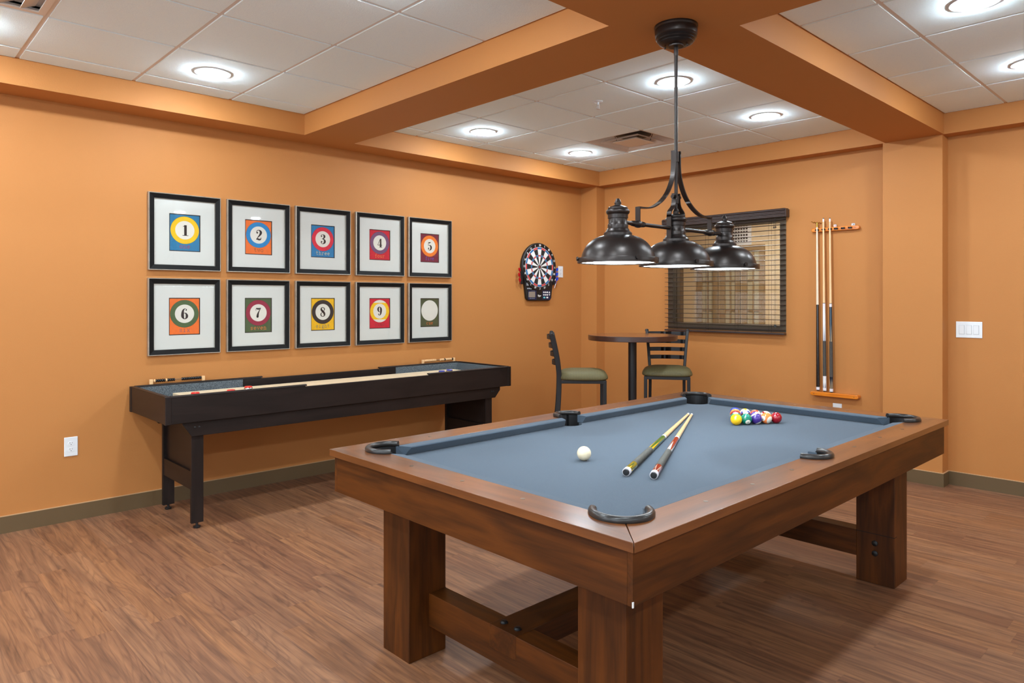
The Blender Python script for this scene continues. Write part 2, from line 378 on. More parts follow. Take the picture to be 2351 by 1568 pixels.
LET = {
 'o': [ell(.25, .25, .2, .24)],
 'n': [[(.0, .48), (.1, .48), (.1, 0)], ell(.25, .3, .15, .18, 170, 0, 8)+[(.4, 0)], [(0, 0), (.2, 0)], [(.3, 0), (.5, 0)]],
 'e': [[(.06, .26), (.44, .26)]+ell(.25, .25, .2, .24, 5, 310, 12)],
 't': [[(.2, .72), (.2, .12), (.28, .01), (.42, .06)], [(.04, .48), (.42, .48)]],
 'w': [[(.06, .48), (.15, .02), (.25, .38), (.35, .02), (.44, .48)], [(0, .48), (.14, .48)], [(.36, .48), (.5, .48)]],
 'h': [[(0, .78), (.1, .78), (.1, 0)], ell(.25, .3, .15, .18, 170, 0, 8)+[(.4, 0)], [(0, 0), (.2, 0)], [(.3, 0), (.5, 0)]],
 'r': [[(.02, .48), (.15, .48), (.15, 0)], [(.15, .3), (.26, .46), (.38, .48), (.45, .4)], [(.02, 0), (.3, 0)]],
 'f': [[(.44, .72), (.34, .78), (.22, .68), (.22, 0)], [(.06, .46), (.4, .46)], [(.06, 0), (.38, 0)]],
 'u': [[(0, .48), (.1, .48), (.1, .14)]+ell(.24, .16, .14, .15, 190, 330, 6), [(.3, .48), (.4, .48), (.4, 0), (.5, 0)]],
 'i': [[(.08, .48), (.24, .48), (.24, 0)], [(.06, 0), (.42, 0)], [(.2, .68), (.27, .68)]],
 'v': [[(.06, .48), (.25, .02), (.44, .48)], [(0, .48), (.16, .48)], [(.34, .48), (.5, .48)]],
 's': [[(.42, .36), (.42, .46), (.25, .49), (.08, .4), (.14, .27), (.36, .22), (.43, .1), (.25, .01), (.08, .05), (.08, .14)]],
 'x': [[(.07, .48), (.43, 0)], [(.43, .48), (.07, 0)], [(0, .48), (.16, .48)], [(.34, .48), (.5, .48)], [(0, 0), (.16, 0)], [(.34, 0), (.5, 0)]],
 'g': [ell(.22, .3, .15, .18), [(.36, .44), (.46, .5)], [(.12, .14), (.1, .04), (.36, .02), (.44, -.08), (.32, -.2), (.12, -.18), (.06, -.08), (.16, .02)]],
 'c': [ell(.25, .25, .2, .24, 40, 320, 12)],
}
def stroke(mb, pts, plane, off, mi):
    # pts: (u, v, width) -> flat quads on the plane given by the mapping function
    n = len(pts); L, R = [], []
    for i in range(n):
        a, b = pts[max(i-1, 0)], pts[min(i+1, n-1)]
        dx, dy = b[0]-a[0], b[1]-a[1]; d = math.hypot(dx, dy) or 1; w2 = pts[i][2]/2
        L.append((pts[i][0]-dy/d*w2, pts[i][1]+dx/d*w2)); R.append((pts[i][0]+dy/d*w2, pts[i][1]-dx/d*w2))
    vs = [plane(p, off) for p in L+R]
    mb.add(vs, [(i, i+1, n+i+1, n+i) for i in range(n-1)], mi)
def disc(mb, cx, cy, rx, ry, plane, off, mi, n=40, a0=0, a1=360):
    vs = [plane(p, off) for p in ell(cx, cy, rx, ry, a0, a1, n)[:(-1 if a1-a0 == 360 else None)]]
    mb.add(vs, [tuple(range(len(vs)))], mi)
def glyph_digit(mb, ch, cx, cy, h, plane, off, mi, wx=1.0):
    for st in DIG[ch]:
        if len(st) == 2 and abs(st[0][0]-st[1][0]) < .02 and abs(st[0][1]-st[1][1]) < .01:
            disc(mb, cx+(st[0][0]-.31)*h*wx, cy+(st[0][1]-.5)*h, st[0][2]*h/2*wx, st[0][2]*h/2, plane, off, mi, 16); continue
        p = smooth_path(st, 6) if len(st) > 2 else st
        stroke(mb, [(cx+(a-.31)*h*wx, cy+(b-.5)*h, c*h*1.14) for a, b, c in p], plane, off, mi)
def word(mb, txt, cx, cy, size, plane, off, mi, wt=.075):
    adv = .62; x0 = cx-size*(adv*len(txt)-.12)/2
    for ch in txt:
        for st in LET[ch]:
            stroke(mb, [(x0+a*size, cy+b*size, wt*size) for a, b in st], plane, off, mi)
        x0 += adv*size

# ------------------------------------------------------------------ room shell
ZC, ZB = 2.784, 2.632
XR, YF = 7.9, -9.4
struct('floor', MB().box(-0.15, XR+.15, YF-.15, 0.12, -0.1, 0), 'floor', smooth=0)
struct('wall_left', MB().box(-0.15, 0, YF-.15, 0.15, 0, 3.1), 'wall', smooth=0)
WX0, WX1, WZ0, WZ1 = 1.051, 2.287, 1.106, 2.155
struct('wall_back', MB().box(0, WX0, 0, .12, 0, 3.1).box(WX1, XR, 0, .12, 0, 3.1).box(WX0, WX1, 0, .12, 0, WZ0).box(WX0, WX1, 0, .12, WZ1, 3.1), 'wall', smooth=0)
struct('wall_right', MB().box(XR, XR+.15, YF-.15, .12, 0, 3.1), 'whitewall', smooth=0)
struct('wall_front', MB().box(0, XR, YF-.15, YF, 0, 3.1), 'whitewall', smooth=0)
for wn_, x0, x1 in (('fill_window_2', 1.1, 3.7), ('fill_window_3', 4.3, 6.9)):  # windows added out of view for soft fill light
    m = MB()
    for q in ((x0, x1, .75, .82), (x0, x1, 2.48, 2.55), (x0, x0+.07, .82, 2.48), (x1-.07, x1, .82, 2.48), ((x0+x1)/2-.03, (x0+x1)/2+.03, .82, 2.48)): m.box(q[0], q[1], YF, YF+.06, q[2], q[3])
    wfr = struct(wn_, m, 'tee', smooth=0)
    MB().box(x0+.07, x1-.07, YF+.01, YF+.02, .82, 2.48).build('window_pane', 'fillpane', wfr, smooth=0)  # added pane, glows as cool daylight fill
SX, SY = .262, -.140
struct('trim_1', MB().box(0, SX, YF, 0, ZB, 3.05), 'wall', smooth=0)
struct('trim_2', MB().box(SX, XR, SY, 0, ZB, 3.05), 'wall', smooth=0)
B1a, B1b, B2a, B2b = -3.585, -3.163, 3.155, 3.562
struct('trim_3', MB().box(SX, XR, B1a, B1b, ZB, 3.05), 'wall', smooth=0)
struct('trim_4', MB().box(B2a, B2b, B1b, SY, ZB, 3.05).box(B2a, B2b, YF, B1a, ZB, 3.05), 'wall', smooth=0)
struct('trim_5', MB().box(0, .222, SY+.002, 0, 0, ZB), 'wall', smooth=0)
struct('trim_6', MB().box(3.136, 3.552, SY+.004, 0, 0, ZB), 'wall', smooth=0)
bh = .1
def bb(mb, x0, x1, y0, y1):
    mb.box(x0, x1, y0, y1, 0, bh)
b = bb(bl := MB(), 0, .011, YF, SY-.009); bl.box(0, .009, YF, SY-.009, bh, bh+.004, 1)
struct('baseboard_left', bl, ['base', 'bead'], smooth=0)
k = MB(); y0 = SY+.002
for a0, a1, c0, c1 in ((0, .233, y0-.011, y0), (.222, .233, y0, 0), (.233, 3.125, -.011, 0), (3.125, 3.136, y0-.009, 0), (3.125, 3.563, y0-.009, y0+.002), (3.552, 3.563, y0, 0), (3.563, XR, -.011, 0)):
    k.box(a0, a1, c0, c1, 0, bh); k.box(a0, a1, c0+.002, c1, bh, bh+.004, 1)
struct('baseboard_back', k, ['base', 'bead'], smooth=0)
struct('baseboard_right', MB().box(XR-.011, XR, YF, -.011, 0, bh), 'base', smooth=0)
struct('baseboard_front', MB().box(.011, XR-.011, YF, YF+.011, 0, bh), 'base', smooth=0)
# suspended ceiling: white tee grid with the tiles hanging a little below it
XL = [.4735+.6135*i for i in range(14)]; YLn = [-.742-.6095*i for i in range(4)]; YLf = [-4.147-.61*i for i in range(9)]
def cuts(lo, hi, ls): return [lo]+[v for v in sorted(ls) if lo+.05 < v < hi-.05]+[hi]
XLr = [3.95+.6135*i for i in range(8)]
cl = MB(); vents = {(1, 0), (2, 1)}; VENT = []
for (x0, x1, xl) in ((SX, B2a, XL), (B2b, XR, XLr)):
    for (y0, y1, yl) in ((B1b, SY, YLn), (YF, B1a, YLf)):
        xs = cuts(x0, x1, xl); ys = cuts(y0, y1, yl)
        for i in range(len(xs)-1):
            for j in range(len(ys)-1):
                a0, a1, c0, c1 = xs[i], xs[i+1], ys[j], ys[j+1]
                mx, my = (a0+a1)/2, (c0+c1)/2
                if (abs(mx-1.39) < .1 and abs(my+1.05) < .1) or (abs(mx-1.39) < .1 and abs(my+5.67) < .1):
                    VENT.append((a0, a1, c0, c1))
                    h = .012
                    cl.box(a0, a1, c0, c0+h, ZC+.006, ZC+.02, 1).box(a0, a1, c1-h, c1, ZC+.006, ZC+.02, 1).box(a0, a0+h, c0+h, c1-h, ZC+.006, ZC+.02, 1).box(a1-h, a1, c0+h, c1-h, ZC+.006, ZC+.02, 1)
                    continue
                cl.box(a0, a1, c0, c1, ZC+.007, ZC+.03, 1)
                g = .0115
                cl.box(a0+g, a1-g, c0+g, c1-g, ZC, ZC+.0072, 0)
struct('ceiling', cl, ['tile', 'tee'], smooth=0, weld=False)
struct('leak_block_slab', MB().box(-.15, XR+.15, YF-.15, .12, 3.1, 3.2), 'duct', smooth=0)  # unseen slab added above to stop light leaks

# window in the back wall and the hall seen through it
fr = MB(); fw = .057
for a0, a1, c0, c1 in ((WX0, WX0+fw, WZ0, WZ1), (WX1-fw, WX1, WZ0, WZ1), (WX0+fw, WX1-fw, WZ0, WZ0+fw), (WX0+fw, WX1-fw, WZ1-fw, WZ1)):
    fr.box(a0, a1, -.004, .124, c0, c1)
wf = struct('window_1', fr, 'bronzeframe', smooth=0)
gp = MB().box(WX0+fw, WX1-fw, .055, .061, WZ0+fw, WZ1-fw).build('window_pane', 'wglass', wf, smooth=0)
struct('wall_hall_back', MB().box(-3.2, 3.0, 2.6, 2.7, 0, 2.75), 'beige', smooth=0)
struct('wall_hall_left', MB().box(-3.3, -3.2, .12, 2.7, 0, 2.75), 'beige', smooth=0)
struct('wall_hall_right', MB().box(3.0, 3.1, .12, 2.7, 0, 2.75), 'beige', smooth=0)
struct('wall_hall_near', MB().box(-3.2, WX0, .12, .13, 0, 2.75).box(WX1, 3.0, .12, .13, 0, 2.75).box(WX0, WX1, .12, .13, 0, WZ0).box(WX0, WX1, .12, .13, WZ1, 2.75), 'beige', smooth=0)
struct('floor_hall', MB().box(-3.3, 3.1, .12, 2.7, -.1, 0), 'hallfloor', smooth=0)
struct('ceiling_hall', MB().box(-3.3, 3.1, .12, 2.7, 2.75, 2.85), 'tee', smooth=0)
lp = thing('hall_fill_light', 'added unseen ceiling light in the hall behind the blind', 'light', (1.3, 1.3, 2.75))  # lamp put in to brighten the hall, itself out of view
MB().box(-.3, .3, -.15, .15, -.03, 0).build('housing', 'trimw', lp, smooth=0)
MB().box(-.28, .28, -.13, .13, -.034, -.0301).build('diffuser', 'panel', lp, smooth=0)
# white framed glazed doors on the far side of the hall
def hall_window(x0, x1, z0, z1, nx, nz, label):
    t = thing('glazed_door', label, 'door', ((x0+x1)/2, 2.6, z0)); hw = (x1-x0)/2; H = z1-z0; m = MB(); e = .07
    m.box(-hw, -hw+e, -.04, 0, 0, H).box(hw-e, hw, -.04, 0, 0, H).box(-hw+e, hw-e, -.04, 0, 0, e).box(-hw+e, hw-e, -.04, 0, H-e, H)
    m.build('door_frame', 'hallwhite', t, smooth=0)
    m = MB()
    for i in range(1, nx): x = -hw+e+(2*hw-2*e)*i/nx; m.box(x-.012, x+.012, -.03, -.006, e, H-e)
    for j in range(1, nz): z = e+(H-2*e)*j/nz; m.box(-hw+e, hw-e, -.028, -.008, z-.012, z+.012)
    m.build('muntin', 'hallwhite', t, smooth=0)
    MB().box(-hw+e, hw-e, -.016, -.012, e, H-e).build('pane', 'hallpane', t, smooth=0)
M['hallwhite'] = plain('tan_hall_trim', rgb(150, 124, 88), 0.5)
M['hallpane'] = plain('frosted_pane', rgb(178, 166, 138), 0.15)
hall_window(-.20, .11, .0, 2.12, 2, 5, 'pale glazed hall door seen through the left half of the blind')
hall_window(.15, .44, .0, 2.12, 2, 5, 'pale glazed hall door seen through the middle of the blind')
hall_window(.47, .78, .0, 2.12, 2, 5, 'pale glazed hall door seen through the right half of the blind')
struct('door_2', MB().box(-1.0, -.45, 2.52, 2.6, 0, 2.3), 'bronzeframe', smooth=0)
vg = thing('wall_grille', 'white square grille high on the hall wall seen through the blind', 'vent', (.42, 2.6, 2.14))
MB().box(-.17, .17, -.02, 0, -.02, .3).build('grille_frame', 'white', vg, smooth=0)
g = MB()
for i in range(7):
    for j in range(6): g.box(-.13+i*.038, -.105+i*.038, -.024, -.0201, .02+j*.042, .045+j*.042)
g.build('grille_opening', 'slot', vg, smooth=0)

# ------------------------------------------------------------------ ceiling fixtures
def downlight():
    t = thing('recessed_light', '', 'ceiling light', (0, 0, ZC), 0, 'round recessed ceiling lights')
    MB().lathe([(.073, -.003), (.078, -.005), (.100, -.005), (.104, -.0045), (.104, .0)], (0, 0, 0), 48).build('trim_ring', 'trimw', t, smooth=15)
    MB().lathe([(.0725, -.004), (.0715, -.010), (.062, -.018), (.035, -.022), (.0001, -.023)], (0, 0, 0), 20).build('lens', 'lens', t)
    return t
LP = {(.78, -4.452): 'recessed ceiling light over the numbered pictures, left of the long beam',
      (2.62, -2.265): 'recessed ceiling light directly behind the pendant rod',
      (.78, -2.265): 'recessed ceiling light above the far end of the shuffleboard table',
      (.78, -1.045): 'recessed ceiling light nearest the room corner, left of the square vent',
      (2.62, -1.045): 'recessed ceiling light right of the vent, above the window blind',
      (4.26, -2.265): 'recessed ceiling light at the top right, cut by the upper photo edge',
      (4.26, -1.045): 'recessed ceiling light cut by the right photo edge'}
first = downlight(); used = False
allp = list(LP)+[(2.62, -4.452), (.78, -5.672), (2.62, -5.672), (.78, -6.9), (2.62, -6.9), (4.26, -4.452), (4.26, -5.672), (4.26, -6.9), (.78, -8.4), (2.62, -8.4), (4.26, -8.4),
                 (6.5, -1.045), (6.5, -2.265), (6.5, -4.452), (6.5, -5.672), (6.5, -6.9), (6.5, -8.4)]
for p in allp:
    lb = LP.get(p, 'recessed ceiling light outside the photo, behind or beside the camera')
    if not used: used = True; first.location = (p[0], p[1], ZC); first['label'] = lb
    else: dup(first, (p[0], p[1], ZC), 0, lb)
# sprinkler
sp = thing('sprinkler_head', 'white fire sprinkler head hanging from a ceiling tile', 'sprinkler', (2.0, -2.265, ZC))
MB().lathe([(.0001, -.008), (.028, -.007), (.034, -.003), (.034, 0)], (0, 0, 0), 28).build('escutcheon', 'trimw', sp)
m = MB().cyl((0, 0, -.006), (0, 0, -.024), .009).cyl((0, .0, -.022), (0, 0, -.045), .003)
m.tube([(.008, 0, -.02), (.012, 0, -.035), (.004, 0, -.05)], .002, 8).tube([(-.008, 0, -.02), (-.012, 0, -.035), (-.004, 0, -.05)], .002, 8)
m.cyl((0, 0, -.05), (0, 0, -.053), .013, seg=16)
m.build('nozzle', 'trimw', sp)
# ceiling diffusers
def frustum(m, h0, z0, h1, z1, th=.002):
    for s_ in (0, 1, 2, 3):
        c, s = [(1, 0), (0, 1), (-1, 0), (0, -1)][s_]
        def R(x, y, z): return (x*c-y*s, x*s+y*c, z)
        v = [R(h0, -h0, z0), R(h0, h0, z0), R(h1, h1, z1), R(h1, -h1, z1), R(h0-th, -h0+th, z0), R(h0-th, h0-th, z0), R(h1-th, h1-th, z1), R(h1-th, -h1+th, z1)]
        m.add(v, [(0, 1, 2, 3), (7, 6, 5, 4), (0, 3, 7, 4), (1, 5, 6, 2), (0, 4, 5, 1), (3, 2, 6, 7)])
v1 = sorted(VENT, key=lambda q: -q[2])
a0, a1, c0, c1 = v1[0]; vt = thing('air_diffuser', 'square white air vent with stepped louvres in the ceiling behind the pendant rod', 'vent', ((a0+a1)/2, (c0+c1)/2, ZC))
m = MB(); frustum(m, .295, .004, .21, .075); m.box(-.21, .21, -.21, .21, .075, .08); m.build('vent_cone', 'vent', vt, smooth=20)
MB().cyl((0, 0, .06), (0, 0, .0745), .155, seg=32).build('duct_opening', 'duct', vt)
m = MB(); frustum(m, .205, -.004, .165, .022); m.build('louvre', 'vent', vt, smooth=20)
m = MB(); m.box(-.13, .13, -.13, .13, -.004, -.001); frustum(m, .13, -.001, .115, .012); m.build('centre_panel', 'vent', vt, smooth=20)
for a, b_ in ((.1, .1), (-.1, .1), (.1, -.1), (-.1, -.1)): MB().cyl((a, b_, .0), (a*1.2, b_*1.2, .075), .003, seg=6).build('hanger', 'duct', vt)
a0, a1, c0, c1 = v1[1]; vt = thing('return_grille', 'white louvred ceiling grille at the top left photo corner', 'vent', ((a0+a1)/2, (c0+c1)/2, ZC))
m = MB(); h = .295
for q in ((-h, h, -h, -h+.03), (-h, h, h-.03, h), (-h, -h+.03, -h+.03, h-.03), (h-.03, h, -h+.03, h-.03)): m.box(*q, -.002, .006)
m.build('grille_frame', 'vent', vt, smooth=0)
for i in range(6):
    y = -.22+i*.088
    m = MB(); m.add([(-.265, y-.03, .0), (.265, y-.03, .0), (.265, y+.03, .026), (-.265, y+.03, .026), (-.265, y-.028, -.002), (.265, y-.028, -.002), (.265, y+.032, .024), (-.265, y+.032, .024)], [(0, 1, 2, 3), (7, 6, 5, 4), (0, 4, 5, 1), (2, 6, 7, 3), (0, 3, 7, 4), (1, 5, 6, 2)])
    m.build('louvre', 'vent', vt, smooth=0)
MB().box(-.29, .29, -.29, .29, .034, .038).build('backing', 'vent', vt, smooth=0)

# ------------------------------------------------------------------ pool table
TX0, TX1, TY0, TY1 = 2.587, 4.099, -4.664, -2.060
TCX, TCY = (TX0+TX1)/2, (TY0+TY1)/2
HX, HY = (TX1-TX0)/2, (TY1-TY0)/2
RW, ZT, ZR, ZBED = .131, .797, .770, .757
BX, BY = HX-RW, HY-RW      # cloth boundary half sizes
CW = .045; NX, NY = BX-CW, BY-CW
pt = thing('pool_table', 'large dark walnut pool table with slate blue felt and thick square legs', 'pool table', (TCX, TCY, 0))
PO, PR = .040, .076        # corner pocket centre offset from the boundary corner, hole radius
pc = (BX-PO, BY-PO); SPX = BX+.002; SPR = .066
d45 = PR/math.sqrt(2)
ang = math.degrees(math.asin(PO/PR))       # angle where the hole meets the boundary
g = .0012
def long_rail(sx):
    poly = [(HX, -HY+g)] + [(HX, HY-g)]
    poly += arc(pc[0], pc[1]-g, PR, 45, ang, 6) if False else []
    # corner (+,+): mitre point then arc to the boundary x = BX
    c1 = arc(pc[0], pc[1], PR, 45-.6, ang-0 if False else math.degrees(math.acos(PO/PR))*-1 + 0, 10)
    c1 = [p for p in c1]
    a_end = -math.degrees(math.acos(PO/PR)) if False else None
    return poly
def rail_long_poly():
    # inner boundary x = BX ; hole circle meets x=BX at y = pc_y - sqrt(PR^2-PO^2)
    dy = math.sqrt(PR*PR-PO*PO); a = -math.degrees(math.atan2(dy, PO))
    up = arc(pc[0], pc[1], PR, 45-.8, a, 10)
    sdy = math.sqrt(SPR**2-(SPX-BX)**2); sa = 180-math.degrees(math.atan2(sdy, SPX-BX))
    side = arc(SPX, 0, SPR, sa, -sa, 18)       # bulges outward from boundary
    poly = [(HX, -HY+g), (HX, HY-g)] + up + side + [(x, -y) for x, y in up[::-1]]
    return poly
def rail_short_poly():
    dx = math.sqrt(PR*PR-PO*PO); a = 90+math.degrees(math.atan2(dx, PO))
    up = arc(pc[0], pc[1], PR, 45+.8, a, 10)
    return [(-HX+g, HY), (HX-g, HY)] + up + [(-x, y) for x, y in up[::-1]]
RL = rail_long_poly(); RS = rail_short_poly()
for s in (1, -1):
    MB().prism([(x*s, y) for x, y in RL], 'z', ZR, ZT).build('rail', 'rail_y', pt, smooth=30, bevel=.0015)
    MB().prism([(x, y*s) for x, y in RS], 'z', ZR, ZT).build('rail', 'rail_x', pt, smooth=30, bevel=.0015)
# apron boards and corner posts
AI = .016; AB = .627
for s in (1, -1):
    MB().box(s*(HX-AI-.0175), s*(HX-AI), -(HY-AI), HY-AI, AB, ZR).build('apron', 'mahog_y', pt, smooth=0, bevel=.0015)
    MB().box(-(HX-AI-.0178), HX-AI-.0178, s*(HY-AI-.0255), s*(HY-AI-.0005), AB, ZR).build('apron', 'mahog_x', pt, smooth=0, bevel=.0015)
MB().box(-(HX-.06), HX-.06, -(HY-.06), HY-.06, .66, .69).build('underside_board', 'mahog_y', pt, smooth=0)
# bed with notches
bedp = []
for q in range(4):
    sx, sy = [(1, 1), (-1, 1), (-1, -1), (1, -1)][q]
    n = 12; pts = [(pc[0]+.0+PR*math.cos(math.radians(t)), pc[1]+PR*math.sin(math.radians(t))) for t in [(-57+(-78)*i/n) for i in range(n+1)]]
    # arc from boundary x=BX round the inner side to boundary y=BY
    dx = math.sqrt(PR*PR-PO*PO); aa = -math.degrees(math.atan2(dx, PO))
    seq = arc(pc[0], pc[1], PR, aa, -(360-(90+math.degrees(math.atan2(dx, PO)))), 16)
    seq = [(x*sx, y*sy) for x, y in seq]
    if q in (1, 3): seq = seq[::-1]
    bedp += seq
    if q == 0: bedp += []
    if q == 1:
        bedp += [(-x, y) for x, y in arc(SPX, 0, SPR, 92, 268, 16)]
    if q == 3:
        bedp += [(x, -y) for x, y in arc(SPX, 0, SPR, 92, 268, 16)]
bedp_ok = bedp
MB().prism(bedp_ok, 'z', .735, ZBED).build('bed_cloth', 'felt', pt, smooth=30)
# cushions
def cushion(x0n, x1n, x0b, x1b):
    # profile across: boundary side (v=0) to nose (v=CW); u along
    prof = [(0, ZT-.0005), (CW-.004, ZT-.004), (CW, ZT-.008), (CW-.016, ZBED+.0005), (0, ZBED+.0005)]
    vs = []
    def lerp(a, b, t): return a+(b-a)*t
    n = 5
    for side in (0, 1):
        for v, z in prof:
            t = v/CW; t2 = t*t*.6+t*.4
            u = lerp(x0b, x0n, t2) if side == 0 else lerp(x1b, x1n, t2)
            vs.append((u, v, z))
    fs = [(0, 1, 2, 3, 4), (9, 8, 7, 6, 5)]+[(i, (i+1) % n, n+(i+1) % n, n+i) for i in range(n)]
    return vs, fs
cn, cb = .148, .100; sn, sb = .078, .060
for s in (1, -1):
    for t in (1, -1):
        vs, fs = cushion(sn, BY-cn, sb, BY-cb)
        MB().add([(s*(BX-v), t*u, z) for u, v, z in vs], fs).build('cushion', 'felt', pt, smooth=0, bevel=.002)
    vs, fs = cushion(-(BX-cn), BX-cn, -(BX-cb), BX-cb)
    MB().add([(u, s*(BY-v), z) for u, v, z in vs], fs).build('cushion', 'felt', pt, smooth=0, bevel=.002)
# pockets
def pocket(cx, cy, r, a0, a1, ext):
    path = arc(0, 0, r+.006, a0, a1, 22)
    d0 = Vector((math.sin(math.radians(a0)), -math.cos(math.radians(a0)))); d1 = Vector((-math.sin(math.radians(a1)), math.cos(math.radians(a1))))
    path = [(path[0][0]+d0.x*ext, path[0][1]+d0.y*ext)]+path+[(path[-1][0]+d1.x*ext, path[-1][1]+d1.y*ext)]
    rim = MB().tube([(cx+x, cy+y, ZT+.0055) for x, y in path], .0125, 14, flat=1.0, caps=True).build('pocket_rim', 'leather', pt)
    lin = MB(); inner = arc(0, 0, r-.0005, a0-8, a1+8, 24); outer = arc(0, 0, r+.003, a0-8, a1+8, 24)
    for i in range(24):
        lin.prism([inner[i], inner[i+1], outer[i+1], outer[i]], 'z', .70, ZT+.004)
    o = lin.build('pocket_liner', 'rubber', rim); o.location = (cx, cy, 0)
    MB().lathe([(r+.004, .60), (r+.004, .735-.0005), (r+.0035, .735-.0005), (r+.0035, .603), (.0001, .603)], (cx, cy, 0), 32).build('pocket_cup', 'void', rim)
dx = math.sqrt(PR*PR-PO*PO); a0 = -math.degrees(math.atan2(dx, PO)); a1 = 90-a0
for sx, sy, rot in ((1, 1, 0), (-1, 1, 90), (-1, -1, 180), (1, -1, 270)):
    pocket(pc[0]*sx, pc[1]*sy, PR, a0+rot, a1+rot, .004)
pocket(SPX, 0, SPR, -90, 90, .004); pocket(-SPX, 0, SPR, 90, 270, .004)
# sights
m_pts = [(s*(HX-.072), t*.284*k_, ) for s in (1, -1) for t in (1, -1) for k_ in (1, 2, 3)]+[(t*.288, s*(HY-.072)) for s in (1, -1) for t in (-1, 0, 1)]
for x, y in m_pts: MB().cyl((x, y, ZT-.001), (x, y, ZT+.0006), .0075, seg=16).build('sight', 'screw', pt)
# legs and stretchers (measured centre is a few mm off the top's centre)
lx, ly, lh = .517, 1.055, .089
ox, oy = 3.352-TCX, -3.367-TCY
for s in (1, -1):
    for t in (1, -1):
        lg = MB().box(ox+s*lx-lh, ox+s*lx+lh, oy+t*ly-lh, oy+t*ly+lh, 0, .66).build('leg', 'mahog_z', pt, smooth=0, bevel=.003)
        for zb in (.2, .15):
            MB().lathe([(.014, 0), (.014, .004), (.006, .008), (.0001, .008)], (0, 0, 0), 16).build('bolt', 'black', lg).matrix_local = Matrix.Translation((ox+s*lx+.0, oy+t*(ly-lh), zb)) @ Matrix.Rotation(math.radians(90*t), 4, 'X')
    yb = oy+s*(ly-lh)
    MB().box(ox-lx+lh, ox+lx-lh, yb, yb+s*.085, .118, .247).build('stretcher', 'mahog_x', pt, smooth=0, bevel=.002)
    MB().box(ox+lx*1-.0-lh+.0005, ox+lx+lh+.0006, yb-s*.0006, yb+s*.03, .244, .247).build('stretcher_seam', 'void', pt, smooth=0)
    m = MB().box(ox-lx-lh-.0006, ox-lx+lh, yb-s*.0006, yb+s*.03, .244, .247).build('stretcher_seam', 'void', pt, smooth=0)
lb_ = MB().box(ox-.068, ox+.068, oy-(ly-lh)-.0862, oy+(ly-lh)+.0862, .165, .2495).build('centre_beam', 'mahog_y', pt, smooth=0, bevel=.002)
for s in (1, -1):
    for t in (-.035, .035):
        MB().lathe([(.0145, 0), (.0145, .003), (.01, .008), (.0001, .009)], (ox+t, oy+s*(ly-lh+.045), .2495), 18).build('bolt', 'black', lb_)
MB().box(HX-AI-.0015, HX-AI+.0012, -(HY-AI)-.0012, -(HY-AI)+.004, AB-.001, AB+.014).build('corner_chip', 'white', pt, smooth=0)

# ------------------------------------------------------------------ balls
BR = .028575
Tv = Vector((.452, -.887, .0)).normalized(); Tv = (Tv+Vector((0, 0, .18))).normalized(); Rv = Vector((math.cos(YAW), math.sin(YAW), 0)); Rv = (Rv-Tv*Rv.dot(Tv)).normalized(); Uv = Rv.cross(-Tv).normalized()
if Uv.z < 0: Uv = -Uv
def ballmat(num, col, stripe, two):
    k = NT('ball_%d' % num); v = k.obj(); x, y, z = k.sep(v)
    white = rgb(232, 224, 206); base = col
    if stripe: base = k.mix(k.math('GREATER_THAN', k.math('ABSOLUTE', z), BR*.72), col, white)
    dsc = k.math('GREATER_THAN', k.math('ABSOLUTE', x) if two else x, BR*.885)
    k.l(k.mix(dsc, base, white), k.p.inputs['Base Color'])
    k.p.inputs['Roughness'].default_value = .06; k.p.inputs['Coat Weight'].default_value = .6; k.p.inputs['Coat Roughness'].default_value = .03
    return k.m
def ball(num, col, stripe, x, y, n_dir, pole, label):
    n_ = (Rv*n_dir[0]+Uv*n_dir[1]+Tv*n_dir[2]).normalized(); p_ = (Rv*pole[0]+Uv*pole[1]+Tv*pole[2]); p_ = (p_-n_*p_.dot(n_)).normalized()
    yv = p_.cross(n_)
    rot = Matrix((n_, yv, p_)).transposed()
    o = MB().sphere((0, 0, 0), BR, 48, 24).build('pool_ball', ballmat(num, col, stripe, num not in (1, 3, 12, 2, 5)), None, smooth=180)
    o.matrix_world = Matrix.Translation((x, y, ZBED+BR+.0003)) @ rot.to_4x4()
    tag(o, label, 'ball', 'racked pool balls')
    tv, tf = text_geo(str(num), .013)
    for sg in ((1, -1) if num not in (1, 3, 12, 2, 5) else (1,)):
        mb = MB(); vs = []
        for a, b_, c in tv:
            p = Vector((math.sqrt(max(BR*BR-a*a-b_*b_, 0)), a*1.0, b_)); p = p.normalized()*(BR+.0001)
            vs.append((p.x*sg, p.y*sg, p.z))
        mb.add(vs, tf); ch = mb.build('number', 'ink', o, smooth=0)
    return o
RED, ORG, YEL, BLU, PUR, GRN, MAR, BLK = rgb(150, 8, 26), rgb(245, 128, 62), rgb(250, 196, 16), rgb(34, 66, 160), rgb(66, 40, 128), rgb(0, 118, 92), rgb(150, 22, 24), rgb(24, 20, 20)
ax, ay = 3.330, -2.771; sp_ = .0578; rowd = sp_*math.sqrt(3)/2
def rp(i, j): return ax+(j-i/2)*sp_, ay+i*rowd
